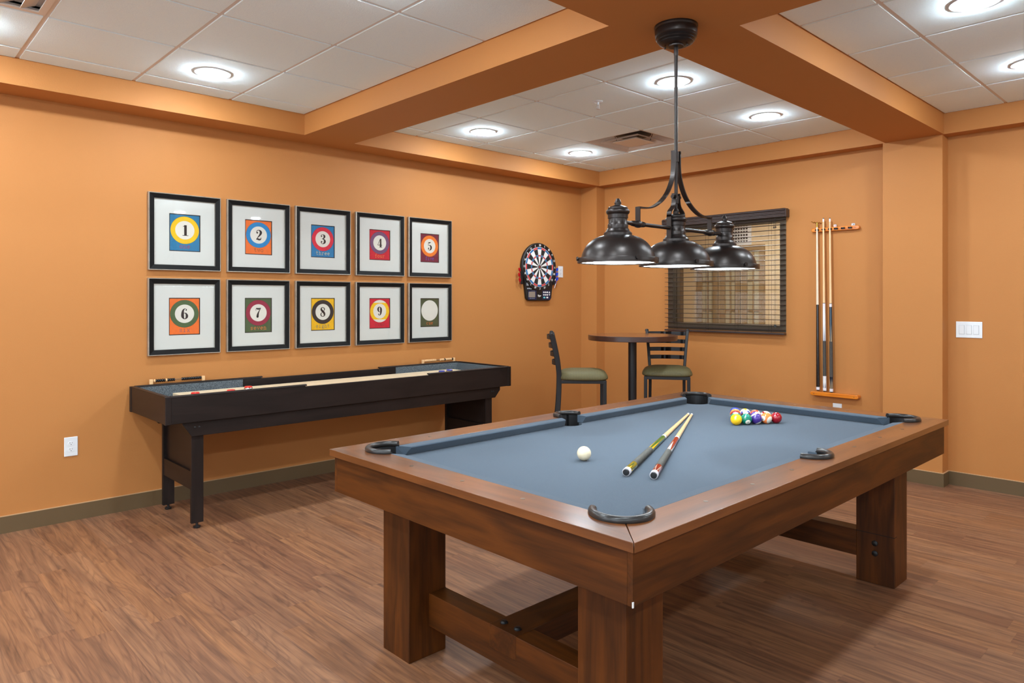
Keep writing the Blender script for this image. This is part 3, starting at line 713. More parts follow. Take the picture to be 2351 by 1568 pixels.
balls = [(1, YEL, 0, 0, 0, (0, -.2, -1), (0, 1, .2), 'yellow ball at the left end of the front row'),
 (14, GRN, 1, 1, 0, (0, .85, .35), (0, -.35, 1), 'green striped ball half hidden right behind the yellow ball'),
 (6, GRN, 0, 1, 1, (.3, -.62, .74), (0, 1, .3), 'solid green ball numbered 6, second in the front row'),
 (7, MAR, 0, 2, 0, (-.75, -.3, .5), (0, 1, 0), 'dark red ball peeking over the green striped one on the left'),
 (8, BLK, 0, 2, 1, (0, .8, .5), (0, -.4, 1), 'black ball just behind the solid green ball'),
 (12, PUR, 1, 2, 2, (.3, .2, -1), (.05, -.72, .62), 'purple ball with a white underside in the middle of the front row'),
 (5, ORG, 0, 3, 0, (0, -1, 0), (1, 0, 0), 'light orange ball in front of the solid blue ball'),
 (10, BLU, 1, 3, 1, (-.05, .78, .5), (0, -.5, .8), 'blue striped ball behind the black ball'),
 (4, PUR, 0, 3, 2, (.35, .6, .6), (0, 1, 0), 'solid purple ball behind the purple striped one'),
 (13, ORG, 1, 3, 3, (-.62, -.05, .78), (.62, -.42, .6), 'orange striped ball numbered 13, second from the right in front'),
 (2, BLU, 0, 4, 0, (0, -1, -.2), (1, 0, 0), 'solid blue ball at the back left of the rack'),
 (9, YEL, 1, 4, 1, (.4, -.5, -.6), (-.6, .35, .5), 'white ball with a yellow stripe in the back row'),
 (11, RED if 0 else rgb(226, 74, 44), 1, 4, 2, (.2, -1, .1), (.9, .1, .1), 'orange red ball in the middle of the back row'),
 (15, MAR, 1, 4, 3, (-.8, .3, .5), (.25, .9, .2), 'white topped maroon striped ball behind the orange striped one'),
 (3, RED, 0, 4, 4, (0, -.3, -1), (0, 1, 0), 'crimson ball at the right end of the rack')]
for num, col, st, i, j, nd, pl, lb in balls:
    x, y = rp(i, j); ball(num, col, st, x, y, nd, pl, lb)
cb_ = MB().sphere((3.3145, -3.941, ZBED+BR+.0003), BR, 48, 24).build('cue_ball', plain('ivory_cue_ball', rgb(234, 216, 184), .08, coat=.5), None, smooth=180)
tag(cb_, 'plain ivory white cue ball alone on the blue felt', 'ball')

# ------------------------------------------------------------------ cues
def points_mat(name, ca, cb2, cc, z0, ln, nseg=4):
    k = NT(name); x, y, z = k.sep(k.obj()); a = k.math('MULTIPLY', k.math('ARCTAN2', y, x), nseg/(2*math.pi))
    tri = k.math('PINGPONG', a, .5); t = k.math('DIVIDE', k.math('SUBTRACT', z, z0), ln)
    m1 = k.math('LESS_THAN', k.math('MULTIPLY', tri, 2.0), k.math('SUBTRACT', .85, t))
    m2 = k.math('LESS_THAN', k.math('MULTIPLY', tri, 2.0), k.math('SUBTRACT', .5, t))
    c = k.mix(m2, k.mix(m1, ca, cb2), cc); k.l(c, k.p.inputs['Base Color'])
    k.p.inputs['Roughness'].default_value = .15; k.p.inputs['Coat Weight'].default_value = .5; return k.m
def cue(label, butt, tip, mats, L=1.475, house=False, tipr=.0066, tipmat='leather'):
    b_, t_ = Vector(butt), Vector(tip); d = (t_-b_).normalized()
    root = thing('pool_cue', label, 'cue', b_, 0, 'pool cues'); root.rotation_mode = 'QUATERNION'; root.rotation_quaternion = d.to_track_quat('Z', 'Y')
    def r(s): return .0148+(tipr-.0148)*s/L
    def seg(name, s0, s1, m, e=0): return MB().lathe([(r(s0)+e, s0), (r(s1)+e, s1)], (0, 0, 0), 28).build(name, m, root)
    MB().lathe([(.0001, 0), (.0105, .0006), (.0118, .003), (.0118, .0085)], (0, 0, 0), 28).build('bumper', 'rubber', root)
    seg('butt_cap', .008, .032, 'cap')
    if house:
        seg('butt', .032, .735, mats[0])
    else:
        seg('butt_sleeve', .032, .132, mats[0]); seg('wrap', .132, .43, mats[1], .0004); seg('forearm', .43, .722, mats[2])
        seg('joint_collar', .722, .748, 'cap'); seg('joint_ring', .748, .752, 'ink')
    s0 = .735 if house else .752
    seg('shaft', s0, L-.032, mats[3]); seg('ferrule', L-.032, L-.008, 'ferrule')
    MB().lathe([(r(L-.008), L-.008), (tipr*.96, L-.002), (.0001, L)], (0, 0, 0), 20).build('tip', tipmat, root)
    return root
gA = points_mat('green_yellow_points', rgb(44, 92, 34), rgb(122, 108, 20), rgb(232, 180, 20), .43, .29, 5)
gB = points_mat('green_yellow_sleeve', rgb(122, 108, 24), rgb(36, 88, 40), rgb(222, 170, 30), .03, .1, 6)
rA = points_mat('red_white_points', rgb(142, 32, 14), rgb(142, 32, 14), rgb(220, 214, 204), .5, .22, 4)
rB = points_mat('red_white_sleeve', rgb(142, 32, 14), rgb(190, 170, 158), rgb(142, 32, 14), .03, .12, 5)
wA = points_mat('white_blue_points', rgb(236, 234, 236), rgb(236, 234, 236), rgb(48, 66, 110), .43, .29, 6)
wB = points_mat('white_blue_sleeve', rgb(232, 228, 228), rgb(232, 228, 228), rgb(30, 44, 84), .03, .1, 6)
nA = points_mat('navy_points', rgb(16, 52, 70), rgb(16, 40, 52), rgb(180, 150, 110), .43, .29, 6)
nB = points_mat('navy_sleeve', rgb(8, 28, 44), rgb(206, 178, 140), rgb(8, 28, 44), .03, .1, 6)
cue('pool cue with green and yellow decorated butt lying on the felt', (3.586, -4.026, ZBED+.0152), (2.985, -2.665, ZBED+.0072), [gB, 'wrap', gA, 'shaft'])
cue('pool cue with red decorated butt lying on the felt', (3.682, -3.991, ZBED+.0152), (3.003, -2.661, ZBED+.0072), [rB, 'wrap', rA, 'shaft'])
ebony = plain('ebony_butt', rgb(26, 18, 18), .2, coat=.4)
ck = cue('wall cue with plain black butt and pale shaft, leftmost in the rack', (2.588, -.046, .622), (2.577, -.040, 2.05), [ebony, 0, 0, 'shaftp'], L=1.42, house=True, tipmat='brass')
cue('wall cue with white blue inlaid butt, middle of the rack', (2.645, -.046, .619), (2.631, -.040, 2.09), [wB, 'wrapd', wA, 'shaft'])
cue('wall cue with dark navy butt, rightmost in the rack', (2.701, -.046, .616), (2.685, -.040, 2.09), [nB, 'wrapd', nA, 'shaft'])
# brass bridge head on the black cue
br = MB(); zz = 1.425
br.cyl((0, 0, zz-.03), (0, 0, zz+.012), .0075, seg=14)
wv = [(-.058, .0), (-.05, .003), (-.038, -.006), (-.026, .004), (-.013, -.005), (0, .004), (.013, -.004), (.026, .005), (.038, -.003), (.05, .006), (.058, .004)]
br.tube([(a, .0, zz+.012+b_) for a, b_ in wv], .0026, 8); br.tube([(a*.8, -.012+abs(a)*.1, zz+.01+b_) for a, b_ in wv[1:-1]], .002, 8)
br.build('bridge_head', 'brass', ck)
# rack boards
def rackboard(z, label, nm, clips):
    t = thing('cue_rack', label, 'cue rack', (2.721, 0, z))
    out = []
    hw, hh = .2, .0165
    pts = arc(hw-.018, 0, hh, -90, 90, 8)+arc(-hw+.018, 0, hh, 90, 270, 8)
    MB().prism(pts, 'y', -.03, -.0008).build('board', 'honey', t, smooth=40, bevel=.004)
    for x in (-.165, .165): MB().cyl((x, -.0306, -.002), (x, -.029, -.002), .0032, seg=12).build('screw_hole', 'slot', t)
    if clips:
        for x in (-.1435, -.0892, -.0355, .014, .071, .128):
            m = MB().box(x-.0115, x+.0115, -.0322, -.03, -.008, .008)
            for s in (-1, 1):
                m.ribbon(smooth_path([(x+s*.0105, -.0315), (x+s*.0125, -.040), (x+s*.0125, -.048), (x+s*.0102, -.052)], 4), .0022, 'z', -.0065, .0065)
            m.build('clip', 'clip', t, smooth=30)
    return t
rackboard(1.996, 'orange oak cue holder strip with six black clips, above the cues', 'upper', True)
# lower board carries the butts: deeper shelf
t = thing('cue_shelf', 'plain orange oak strip under the cue butts', 'cue rack', (2.724, 0, .5965))
pts = arc(.2-.018, 0, .0165, -90, 90, 8)+arc(-.2+.018, 0, .0165, 90, 270, 8)
MB().prism(pts, 'y', -.062, -.0008).build('board', 'honey', t, smooth=40, bevel=.004)
for x in (-.165, .165): MB().cyl((x, -.0626, -.002), (x, -.06, -.002), .0032, seg=12).build('screw_hole', 'slot', t)
M['chalkred'] = plain('chalk_label_red', rgb(190, 80, 110), .7); M['chalkblue'] = plain('chalk_label_blue', rgb(110, 120, 150), .7)
for x, lb, mi, rz in ((2.72, 'white labelled chalk cube on the rack board beside the right wall cue', 'chalkred', .3), (2.866, 'white labelled chalk cube near the right end of the rack board', 'chalkblue', .8)):
    c_ = thing('chalk_cube', lb, 'chalk', (x, -.016, 2.0128), rz, 'chalk cubes on the cue rack')
    MB().box(-.0105, .0105, -.0105, .0105, 0, .019).build('wrapper', 'white', c_, smooth=0, bevel=.001)
    m = MB().box(-.0045, .0045, -.0109, -.0104, .005, .013).box(.0104, .0109, -.0045, .0045, .005, .013).build('chalk_label', mi, c_, smooth=0)
    MB().box(-.009, .009, -.009, .009, .0188, .0205).build('chalk', 'ink', c_, smooth=0)

# ------------------------------------------------------------------ pendant billiard light
PXc, PYc = 3.36, -3.361
pd = thing('billiard_light', 'dark bronze three-shade billiard light hanging over the pool table', 'pendant light', (PXc, PYc, ZB))
def Z(z): return z-ZB
MB().lathe([(.096, 0), (.0965, Z(2.625)), (.093, Z(2.618)), (.0945, Z(2.612)), (.093, Z(2.588)), (.089, Z(2.583)), (.091, Z(2.577)), (.083, Z(2.572)), (.084, Z(2.566)), (.075, Z(2.5615)), (.076, Z(2.556)), (.066, Z(2.551)), (.058, Z(2.5475)), (.034, Z(2.5455)), (.033, Z(2.540)), (.0001, Z(2.540))], (0, 0, 0), 56).build('canopy', 'bronze', pd, smooth=30)
m = MB()
for a in (200, 20): m.sphere((.05*math.cos(math.radians(a)), .05*math.sin(math.radians(a)), Z(2.541)), .005, 12, 8)
m.build('canopy_screw', 'bronze', pd)
MB().cyl((0, 0, Z(2.545)), (0, 0, Z(2.47)), .0085, seg=20).cyl((0, 0, Z(2.47)), (0, 0, Z(1.80)), .0078, seg=20).lathe([(.0088, Z(2.5)), (.0098, Z(2.505)), (.0098, Z(2.535)), (.0088, Z(2.54))], seg=20).build('rod', 'bronze', pd)
for z0, z1 in ((2.02, 2.066), (1.832, 1.865)):
    MB().lathe([(.008, Z(z0)), (.0125, Z(z0)), (.0125, Z(z1)), (.008, Z(z1))], seg=24).build('collar', 'bronze', pd)
for s in (1, -1):
    path = [(s*y, Z(z)) for y, z in smooth_path([(.020, 2.070), (.0205, 2.0), (.030, 1.945), (.062, 1.885), (.105, 1.842), (.155, 1.812), (.21, 1.794), (.285, 1.790)], 6)]
    m = MB().ribbon(path, .006, 'x', -.0115, .0115).box(-.0115, .0115, s*.282, s*.288, Z(1.728), Z(1.793))
    m.build('arm', 'bronze', pd, smooth=30, weld=True)
    path = [(s*y, Z(z)) for y, z in smooth_path([(.0155, 1.878), (.016, 1.845), (.024, 1.818), (.048, 1.796), (.054, 1.78), (.055, 1.74), (.055, 1.672)], 5)]
    m = MB().ribbon(path, .005, 'x', -.0115, .0115); m.cyl((0, s*.017, Z(1.862)), (0, s*.028, Z(1.862)), .006, seg=14)
    m.cyl((0, s*.026, Z(1.862)), (0, s*.030, Z(1.862)), .0085, seg=14)
    m.build('yoke', 'bronze', pd, smooth=30)
tb = MB().cyl((0, -.40, Z(1.7195)), (0, .40, Z(1.7195)), .0085, seg=18)
for s in (1, -1):
    prof = [(.0085, -.045), (.0115, -.041), (.0085, -.037), (.0125, -.03), (.0095, -.025), (.015, -.012), (.0165, 0), (.015, .012), (.0095, .025), (.0125, .03), (.0085, .037), (.0115, .041), (.0085, .045)]
    tb.lathe([(r_, h_) for r_, h_ in prof], (0, s*.285, Z(1.7195)), 24, 'y')
tb.build('cross_tube', 'bronze', pd)
for dy in (-.4215, 0, .4215):
    zt = 0
    sh = MB().lathe([(.057, Z(1.662)), (.066, Z(1.6605)), (.075, Z(1.658)), (.084, Z(1.6547)), (.092, Z(1.651)), (.1, Z(1.6465)), (.1075, Z(1.6415)), (.1155, Z(1.635)), (.1225, Z(1.628)), (.1285, Z(1.6205)), (.1345, Z(1.6125)), (.1395, Z(1.6035)), (.1438, Z(1.594)), (.148, Z(1.582)), (.151, Z(1.5705)), (.149, Z(1.5705)), (.146, Z(1.582)), (.137, Z(1.6035)), (.12, Z(1.6265)), (.098, Z(1.644)), (.055, Z(1.658))], (0, dy, 0), 72).build('lamp_shade', 'bronze', pd, smooth=50)
    MB().lathe([(.0001, Z(1.814)), (.006, Z(1.8135)), (.0105, Z(1.806)), (.0125, Z(1.799)), (.0145, Z(1.797)), (.0145, Z(1.793)), (.0125, Z(1.792)), (.0125, Z(1.788)), (.022, Z(1.7835)), (.036, Z(1.779)), (.0405, Z(1.776)), (.0405, Z(1.771)), (.043, Z(1.769)), (.0475, Z(1.764)), (.0485, Z(1.759)), (.0465, Z(1.753)), (.0415, Z(1.7475)), (.0415, Z(1.7325)), (.0382, Z(1.7315)), (.0382, Z(1.712)), (.0405, Z(1.709)), (.042, Z(1.704)), (.042, Z(1.691)), (.0455, Z(1.688)), (.047, Z(1.682)), (.0515, Z(1.677)), (.0575, Z(1.672)), (.0585, Z(1.662)), (.055, Z(1.661))], (0, dy, 0), 48).build('socket_cap', 'bronze', sh, smooth=40)
    rm = MB().lathe([(.151, Z(1.5705)), (.164, Z(1.5705)), (.165, Z(1.569)), (.165, Z(1.5495)), (.1535, Z(1.5485)), (.1525, Z(1.5515)), (.161, Z(1.553)), (.161, Z(1.567)), (.151, Z(1.568))], (0, dy, 0), 72).build('rim_band', 'bronze', sh, smooth=40)
    MB().lathe([(.153, Z(1.553)), (.12, Z(1.5505)), (.06, Z(1.5485)), (.0001, Z(1.548))], (0, dy, 0), 48).build('diffuser', 'diff', sh, smooth=180)
    for a in (-25, -128, 100):
        c_, s_ = math.cos(math.radians(a)), math.sin(math.radians(a))
        m = MB().cyl((c_*.155, dy+s_*.155, Z(1.566)), (c_*.169, dy+s_*.169, Z(1.566)), .0045, seg=12)
        m.cyl((c_*.165, dy+s_*.165, Z(1.566)), (c_*.1715, dy+s_*.1715, Z(1.566)), .0085, seg=16)
        m.build('thumb_screw', 'bronze', sh)

# ------------------------------------------------------------------ shuffleboard table
SX0, SX1, SY0, SY1, SZ, SB = .022, .745, -4.715, -1.915, .8205, .658
sf = thing('shuffleboard_table', 'long espresso brown shuffleboard table standing along the left wall', 'shuffleboard table', (.383, -3.315, 0))
def SL(mb): return mb.xf(Matrix.Translation((-.383, 3.315, 0)))
stp = [(SY0+.036, SB), (SY0+.036, SZ), (-3.825, SZ), (-3.822, SZ-.009), (-2.782, SZ-.009), (-2.779, SZ), (SY1-.036, SZ), (SY1-.036, SB)]
SL(MB().prism(stp, 'x', SX1-.026, SX1-.001)).build('side_rail', 'esp_y', sf, smooth=0, bevel=.002)
SL(MB().prism(stp, 'x', SX0, SX0+.026)).build('side_rail', 'esp_y', sf, smooth=0, bevel=.002)
for x0, x1 in ((SX1-.028, SX1+.002), (SX0-.002, SX0+.028)):
    for y0, y1 in ((SY0+.03, -3.815), (-2.79, SY1-.03)):
        pts = smooth_path([(x0, SZ-.004), (x0+.001, SZ+.003), (x0+.008, SZ+.006), (x1-.008, SZ+.006), (x1-.001, SZ+.003), (x1, SZ-.004)], 3)
        SL(MB().prism(pts, 'y', y0, y1)).build('rail_cap', 'esp_y', sf, smooth=40)
for y0, y1 in ((SY0, SY0+.028), (SY1-.028, SY1)):
    SL(MB().box(SX0+.026, SX1-.026, y0+.004, y1-.004, SB, SZ)).build('end_panel', 'esp_x', sf, smooth=0, bevel=.002)
    for x0, x1 in ((SX0-.001, SX0+.03), (SX1-.03, SX1+.001)):
        e0, e1 = (y0, y0+.036) if y0 == SY0 else (y1-.036, y1)
        SL(MB().box(x0, x1, e0, e1, SB-.002, SZ+.003)).build('corner_post', 'esp_z', sf, smooth=0, bevel=.003)
    SL(MB().box(SX0+.028, SX1-.028, y0+.001, y1+.001, SZ-.001, SZ+.005)).build('end_cap', 'esp_x', sf, smooth=0, bevel=.003)
SL(MB().box(SX0+.026, SX1-.026, SY0+.028, SY1-.028, SB+.01, SB+.03)).build('gutter_bed', 'carpet', sf, smooth=0)
for y0, y1 in ((SY0+.028, -3.967), (-2.628, SY1-.028)):
    for x0, x1 in ((SX0+.026, SX0+.031), (SX1-.031, SX1-.026)):
        SL(MB().box(x0, x1, y0, y1, SB+.03, SZ-.006)).build('carpet_lining', 'carpet', sf, smooth=0)
for y0, y1 in ((SY0+.024, SY0+.029), (SY1-.029, SY1-.024)):
    SL(MB().box(SX0+.031, SX1-.031, y0, y1, SB+.03, SZ-.006)).build('carpet_lining', 'carpet', sf, smooth=0)
PZ = .777
SL(MB().box(.197, .575, -4.498, -2.135, PZ-.06, PZ)).build('playfield', 'maple', sf, smooth=0, bevel=.0015)
# under beams with chamfered ends, bolts
for xs in ((.700, .722), (.075, .097)):
    poly = [(-4.612, SB), (-4.612, .648), (-4.556, .568), (-2.078, .568), (-2.022, .628), (-2.022, SB)]
    be = SL(MB().prism(poly, 'x', xs[0], xs[1])).build('under_beam', 'esp_y', sf, smooth=0, bevel=.0015)
    if xs[0] > .5:
        for y in (-4.538, -4.512, -2.118, -2.098):
            SL(MB().lathe([(.0065, 0), (.0065, .003), (.003, .005), (.0001, .005)], (xs[1], y, .622), 14, 'x')).build('bolt', 'black', be)
for yl, sgn in ((-4.551, 1), (-2.168, 1)):
    for x0, x1 in ((.676, .700), (.145, .172)):
        lg = SL(MB().box(x0, x1, yl, yl+.072, .032, SB)).build('leg', 'esp_z', sf, smooth=0, bevel=.002)
        cx_ = (x0+x1)/2
        SL(MB().lathe([(.0001, 0), (.019, .0), (.021, .003), (.021, .012), (.008, .014), (.008, .033), (.0001, .033)], (cx_, yl+.036, 0), 20)).build('leveling_foot', 'rubber', lg)
    SL(MB().box(.172, .676, yl+.022, yl+.05, .345, SB)).build('trestle_panel', 'esp_x', sf, smooth=0)
    SL(MB().box(.172, .676, yl+.004, yl+.03, .235, .347)).build('trestle_stretcher', 'esp_x', sf, smooth=0, bevel=.001)
# pucks
def puck(x, y, cap, label, group):
    t = thing('puck', label, 'puck', (x, y, PZ), 0, group)
    MB().lathe([(.0001, 0), (.024, 0), (.0285, .003), (.0292, .008), (.0275, .013), (.0245, .016), (.0001, .016)], seg=36).build('puck_body', 'chrome', t)
    MB().lathe([(.0245, .0155), (.0262, .0175), (.0262, .021), (.0225, .0245), (.0001, .0255)], seg=36).build('puck_cap', cap, t)
puck(.452, -4.442, 'redcap', 'red capped puck nearest the open end of the shuffleboard', 'red shuffleboard pucks')
puck(.478, -4.222, 'redcap', 'red capped puck, middle of the three on the shuffleboard', 'red shuffleboard pucks')
puck(.372, -4.06, 'redcap', 'red capped puck farthest along, close to the back rail', 'red shuffleboard pucks')
puck(.446, -2.436, 'bluecap', 'blue capped puck at the far end, left of the pair', 'blue shuffleboard pucks')
puck(.415, -2.328, 'bluecap', 'blue capped puck at the far end, right of the pair', 'blue shuffleboard pucks')
# bead scorers
def scorer(y0, y1, label, seq, main, alt):
    t = thing('bead_scorer', label, 'scoring beads', (.034, y0, SZ+.006))
    L = y1-y0
    for y in (-.001, L): MB().box(-.008, .008, y-.011, y+.011, 0, .034).build('end_block', 'lightwood', t, smooth=0, bevel=.003)
    MB().cyl((0, 0, .023), (0, L, .023), .0022, seg=10).build('wire', 'chrome', t)
    bp = [(.0035, -.006), (.0085, -.0048), (.0115, 0), (.0085, .0048), (.0035, .006)]
    bmk = None
    for y, kd in seq:
        if bmk is None:
            bmk = {}
        if kd not in bmk:
            o = MB().lathe(bp, (0, 0, 0), 16, 'y').build('bead', main if kd == 0 else alt, t); o.location = (0, y, .023); bmk[kd] = o
        else:
            o = bmk[kd].copy(); C.objects.link(o); o.parent = t; o.location = (0, y, .023)
seq = [(.020, 1)]+[(.033+.0122*i, 0) for i in range(5)]+[(.0955, 1)]+[(.1085+.0122*i, 0) for i in range(4)]+[(.200+.0122*i, 0) for i in range(11)]
scorer(-4.583, -4.242, 'bead score counter of black beads at the near end of the table', seq, 'beadblack', 'lightwood')
seq = [(.018+.0135*i, 0) for i in range(10)]+[(.196+.0122*i, 0) for i in range(4)]+[(.2455, 1)]+[(.258+.0125*i, 0) for i in range(6)]+[(.336, 1)]
scorer(-2.328, -1.975, 'bead score counter of pale wooden beads at the far end of the table', seq, 'lightwood', 'beadblack')

# ------------------------------------------------------------------ framed pictures
FW, FH = .483, .530
def frame_parts(t):
    m = MB(); hw, hh = FW/2, FH/2
    prof = [(0, .0, 1), (0, .024, 1), (.0025, .028, 1), (.006, .0275, 0), (.010, .0262, 0), (.030, .0205, 0), (.035, .0185, 0), (.0385, .0175, 1), (.040, .0145, 0), (.040, .0, 0)]
    for i in range(len(prof)-1):
        (d0, x0, m0), (d1, x1, _) = prof[i], prof[i+1]
        c0 = [(x0, -hw+d0, -hh+d0), (x0, hw-d0, -hh+d0), (x0, hw-d0, hh-d0), (x0, -hw+d0, hh-d0)]
        c1 = [(x1, -hw+d1, -hh+d1), (x1, hw-d1, -hh+d1), (x1, hw-d1, hh-d1), (x1, -hw+d1, hh-d1)]
        m.add(c0+c1, [(k_, (k_+1) % 4, 4+(k_+1) % 4, 4+k_) for k_ in range(4)], m0)
    f = m.build('frame', ['framek', 'silver'], t, smooth=20)
    mt = MB(); ow, oh = hw-.0398, hh-.0398; iw, ih = .1045, .130
    for q in ((-ow, ow, -oh, -ih), (-ow, ow, ih, oh), (-ow, -iw, -ih, ih), (iw, ow, -ih, ih)):
        mt.box(.006, .0092, q[0], q[1], q[2], q[3])
    mt.build('mat_board', 'matb', t, smooth=0)
    MB().box(.012, .0135, -ow, ow, -oh, oh).build('picture_glass', 'pglass', t, smooth=0)
YP = [-4.357, -3.827, -3.297, -2.7625, -2.233]
ART = [('1', 'one', (40, 118, 160), (250, 190, 20), (165, 55, 95)), ('2', 'two', (240, 112, 42), (40, 130, 190), (150, 84, 40)),
       ('3', 'three', (42, 122, 172), (215, 45, 65), (205, 196, 160)), ('4', 'four', (200, 26, 50), (116, 78, 112), (224, 130, 60)),
       ('5', 'five', (118, 32, 52), (244, 122, 38), (96, 84, 176)), ('6', 'six', (244, 112, 34), (76, 96, 56), (140, 96, 110)),
       ('7', 'seven', (76, 92, 56), (150, 36, 60), (232, 134, 56)), ('8', 'eight', (244, 180, 18), (52, 42, 40), (132, 130, 110)),
       ('9', 'nine', (204, 26, 50), (250, 188, 20), (150, 50, 62)), ('', 'cue', (76, 82, 52), None, (222, 112, 44))]
DESC = ['yellow ring on blue with number 1, top row', 'blue ring on orange with number 2, top row', 'red ring on blue with number 3, top row', 'purple ring on red with number 4, top row',
        'orange ring on maroon with number 5, top row', 'green ring on orange with number 6, bottom row', 'maroon ring on olive with number 7, bottom row', 'black ring on yellow with number 8, bottom row',
        'yellow striped ball on red with number 9, bottom row', 'plain white cue ball on olive, bottom row']
proto = None
for i, (dg, wd, bg, rg, wc) in enumerate(ART):
    y = YP[i % 5]; z = 1.866 if i < 5 else 1.282
    y += -.002 if i >= 5 and i % 5 < 2 else 0
    lb = 'black framed print of a '+DESC[i]
    if proto is None:
        t = thing('picture_frame', lb, 'picture', (0.001, y, z), 0, 'framed billiard ball prints on the left wall'); frame_parts(t); proto = t
    else:
        t = proto.copy(); C.objects.link(t); t.location = (0.001, y, z); t['label'] = lb
        for ch in proto.children:
            if ch.name.startswith('print'): continue
            c_ = ch.copy(); C.objects.link(c_); c_.parent = t
    pm = MB(); pl = lambda p, off: (.0045+off, p[0], p[1])
    pm.box(.0035, .0045, -.1045, .1045, -.13, .13, 0)
    pm.add([pl(p, .0002) for p in ((-.0985, -.124), (.0985, -.124), (.0985, .124), (-.0985, .124))], [(0, 1, 2, 3)], 1)
    mats = ['ink', art('print_ground_'+wd, rgb(*bg))]
    cy = .0185
    if rg:
        disc(pm, 0, cy, .0965, .0965, pl, .0004, 0); disc(pm, 0, cy, .0955, .0955, pl, .0006, 2)
        mats.append(art('print_ring_'+wd, rgb(*rg)))
        if dg == '9':
            for a0_, a1_ in ((48, 132), (228, 312)): disc(pm, 0, cy, .0955, .0955, pl, .0008, 3, 16, a0_, a1_)
        disc(pm, 0, cy, .0645, .0645, pl, .0010, 3)
        mats += ['cream']
        glyph_digit(pm, dg, 0, cy, .076, pl, .0013, 0)
    else:
        disc(pm, 0, cy, .093, .093, pl, .0006, 2); mats += ['cream', 'cream']
    mats.append(art('print_word_'+wd, rgb(*wc)))
    word(pm, wd, 0, -.108, .041, pl, .0013, 4 if rg else 4)
    if not rg: pass
    pm.build('print', mats, t, smooth=0, weld=False)

# ------------------------------------------------------------------ dartboard
DB = thing('dartboard', 'black electronic dartboard with red white and blue target on the left wall', 'dartboard', (0.0005, -.838, 1.387))
cz = 1.738-1.387; RO = .2505
out = [(RO*math.sin(math.radians(a)), cz+RO*math.cos(math.radians(a))) for a in range(-122, 123, 4)]
out += [(.187, .06), (.183, .03), (.165, .006), (.14, 0), (-.14, 0), (-.165, .006), (-.183, .03), (-.187, .06)]
MB().prism(out, 'x', 0, .034).build('cabinet', 'black', DB, smooth=40, bevel=.006)
MB().lathe([(.243, .034), (.246, .0375), (.243, .041), (.238, .0405), (.212, .0368), (.2095, .034)], (0, 0, cz), 72, 'x').build('number_ring', 'black', DB)
m = MB(); order = [20, 1, 18, 4, 13, 6, 10, 15, 2, 17, 3, 19, 7, 16, 8, 11, 14, 9, 12, 5]
def sect(r0, r1, i, off, mi, gap=.0009):
    a0 = math.radians(-9+18*i); a1 = a0+math.radians(18)
    g0, g1 = gap/max(r0, .02), gap/r1; n = 4
    pts = [(r1*math.sin(a0+g1+(a1-a0-2*g1)*k_/n), cz+r1*math.cos(a0+g1+(a1-a0-2*g1)*k_/n)) for k_ in range(n+1)]
    pts += [(r0*math.sin(a1-g0-(a1-a0-2*g0)*k_/n), cz+r0*math.cos(a1-g0-(a1-a0-2*g0)*k_/n)) for k_ in range(n+1)]
    m.prism(pts, 'x', .0345, .0345+off, mi)
m.lathe([(.2075, .034), (.2075, .0362), (.0001, .0362)], (0, 0, cz), 72, 'x', 4)
for i in range(20):
    wht = i % 2 == 0
    sect(.186, .2035, i, .0035, 3 if wht else 2); sect(.1275, .1835, i, .0035, 0 if wht else 1)
    sect(.1105, .1245, i, .0035, 2 if wht else 3); sect(.0205, .108, i, .0035, 0 if wht else 1, .0006)
m.lathe([(.0185, .036), (.0185, .039), (.0001, .039)], (0, 0, cz), 24, 'x', 1); m.lathe([(.008, .039), (.008, .0395), (.0001, .0395)], (0, 0, cz), 16, 'x', 2)
m.build('target', ['segw', 'segk', 'segr', 'segb', 'spider'], DB, smooth=30, weld=False)
m = MB()
for i, n_ in enumerate(order):
    a = math.radians(18*i); v, f = text_geo(str(n_), .031)
    [m.add([(.0422+e_*.0001, .2255*math.sin(a)+p[0]*.95+e_*.0011, cz+.2255*math.cos(a)+p[1]) for p in v], f) for e_ in (-1, 0, 1)]
m.build('number', 'segw', DB, smooth=0, weld=False)
pnl = MB().box(.034, .0358, -.166, -.044, .012, .108).build('display_panel', 'navy', DB, smooth=0, bevel=.004)
MB().box(.0355, .0365, -.155, -.064, .036, .094).build('display', 'lcd', pnl, smooth=0)
m = MB()
for i in range(4): m.box(.0355, .0362, -.1635, -.157, .04+i*.013, .045+i*.013)
for i in range(6): m.box(.0355, .0362, -.145+i*.013, -.138+i*.013, .022, .028)
for i in range(4): m.box(.0355, .0362, -.12+i*.014, -.114+i*.014, .099, .103)
m.build('display_marking', 'greyink', pnl, smooth=0)
kp = MB().box(.034, .0358, .044, .166, .012, .108).build('button_panel', 'navy', DB, smooth=0, bevel=.004)
for i in range(3):
    for j in range(2): MB().lathe([(.0105, .035), (.0105, .0385), (.0001, .0395)], (0, .064+i*.0265, .089-j*.027), 16, 'x', 0, 1, .75).build('button', 'segw', kp)
MB().prism([(.138, .08), (.158, .08), (.148, .098)], 'x', .035, .039).build('button', 'segw', kp, smooth=0)
MB().prism([(.138, .071), (.158, .071), (.148, .053)], 'x', .035, .039).build('button', 'segw', kp, smooth=0)
MB().lathe([(.015, .035), (.015, .0385), (.0001, .0395)], (0, .071, .034), 18, 'x', 0, 1, .6).build('button', 'teal', kp)
MB().lathe([(.015, .035), (.015, .0385), (.0001, .0395)], (0, .115, .034), 18, 'x', 0, 1, .6).build('button', 'segw', kp)
m = MB(); v, f = text_geo('Viper', .026); [m.add([(.0347+e_*.0001, p[0]*.85+p[1]*.2+e_*.0008, p[1]*1.15+.052) for p in v], f) for e_ in (-1, 0, 1)]; m.build('lettering', 'segw', DB, smooth=0)
m = MB()
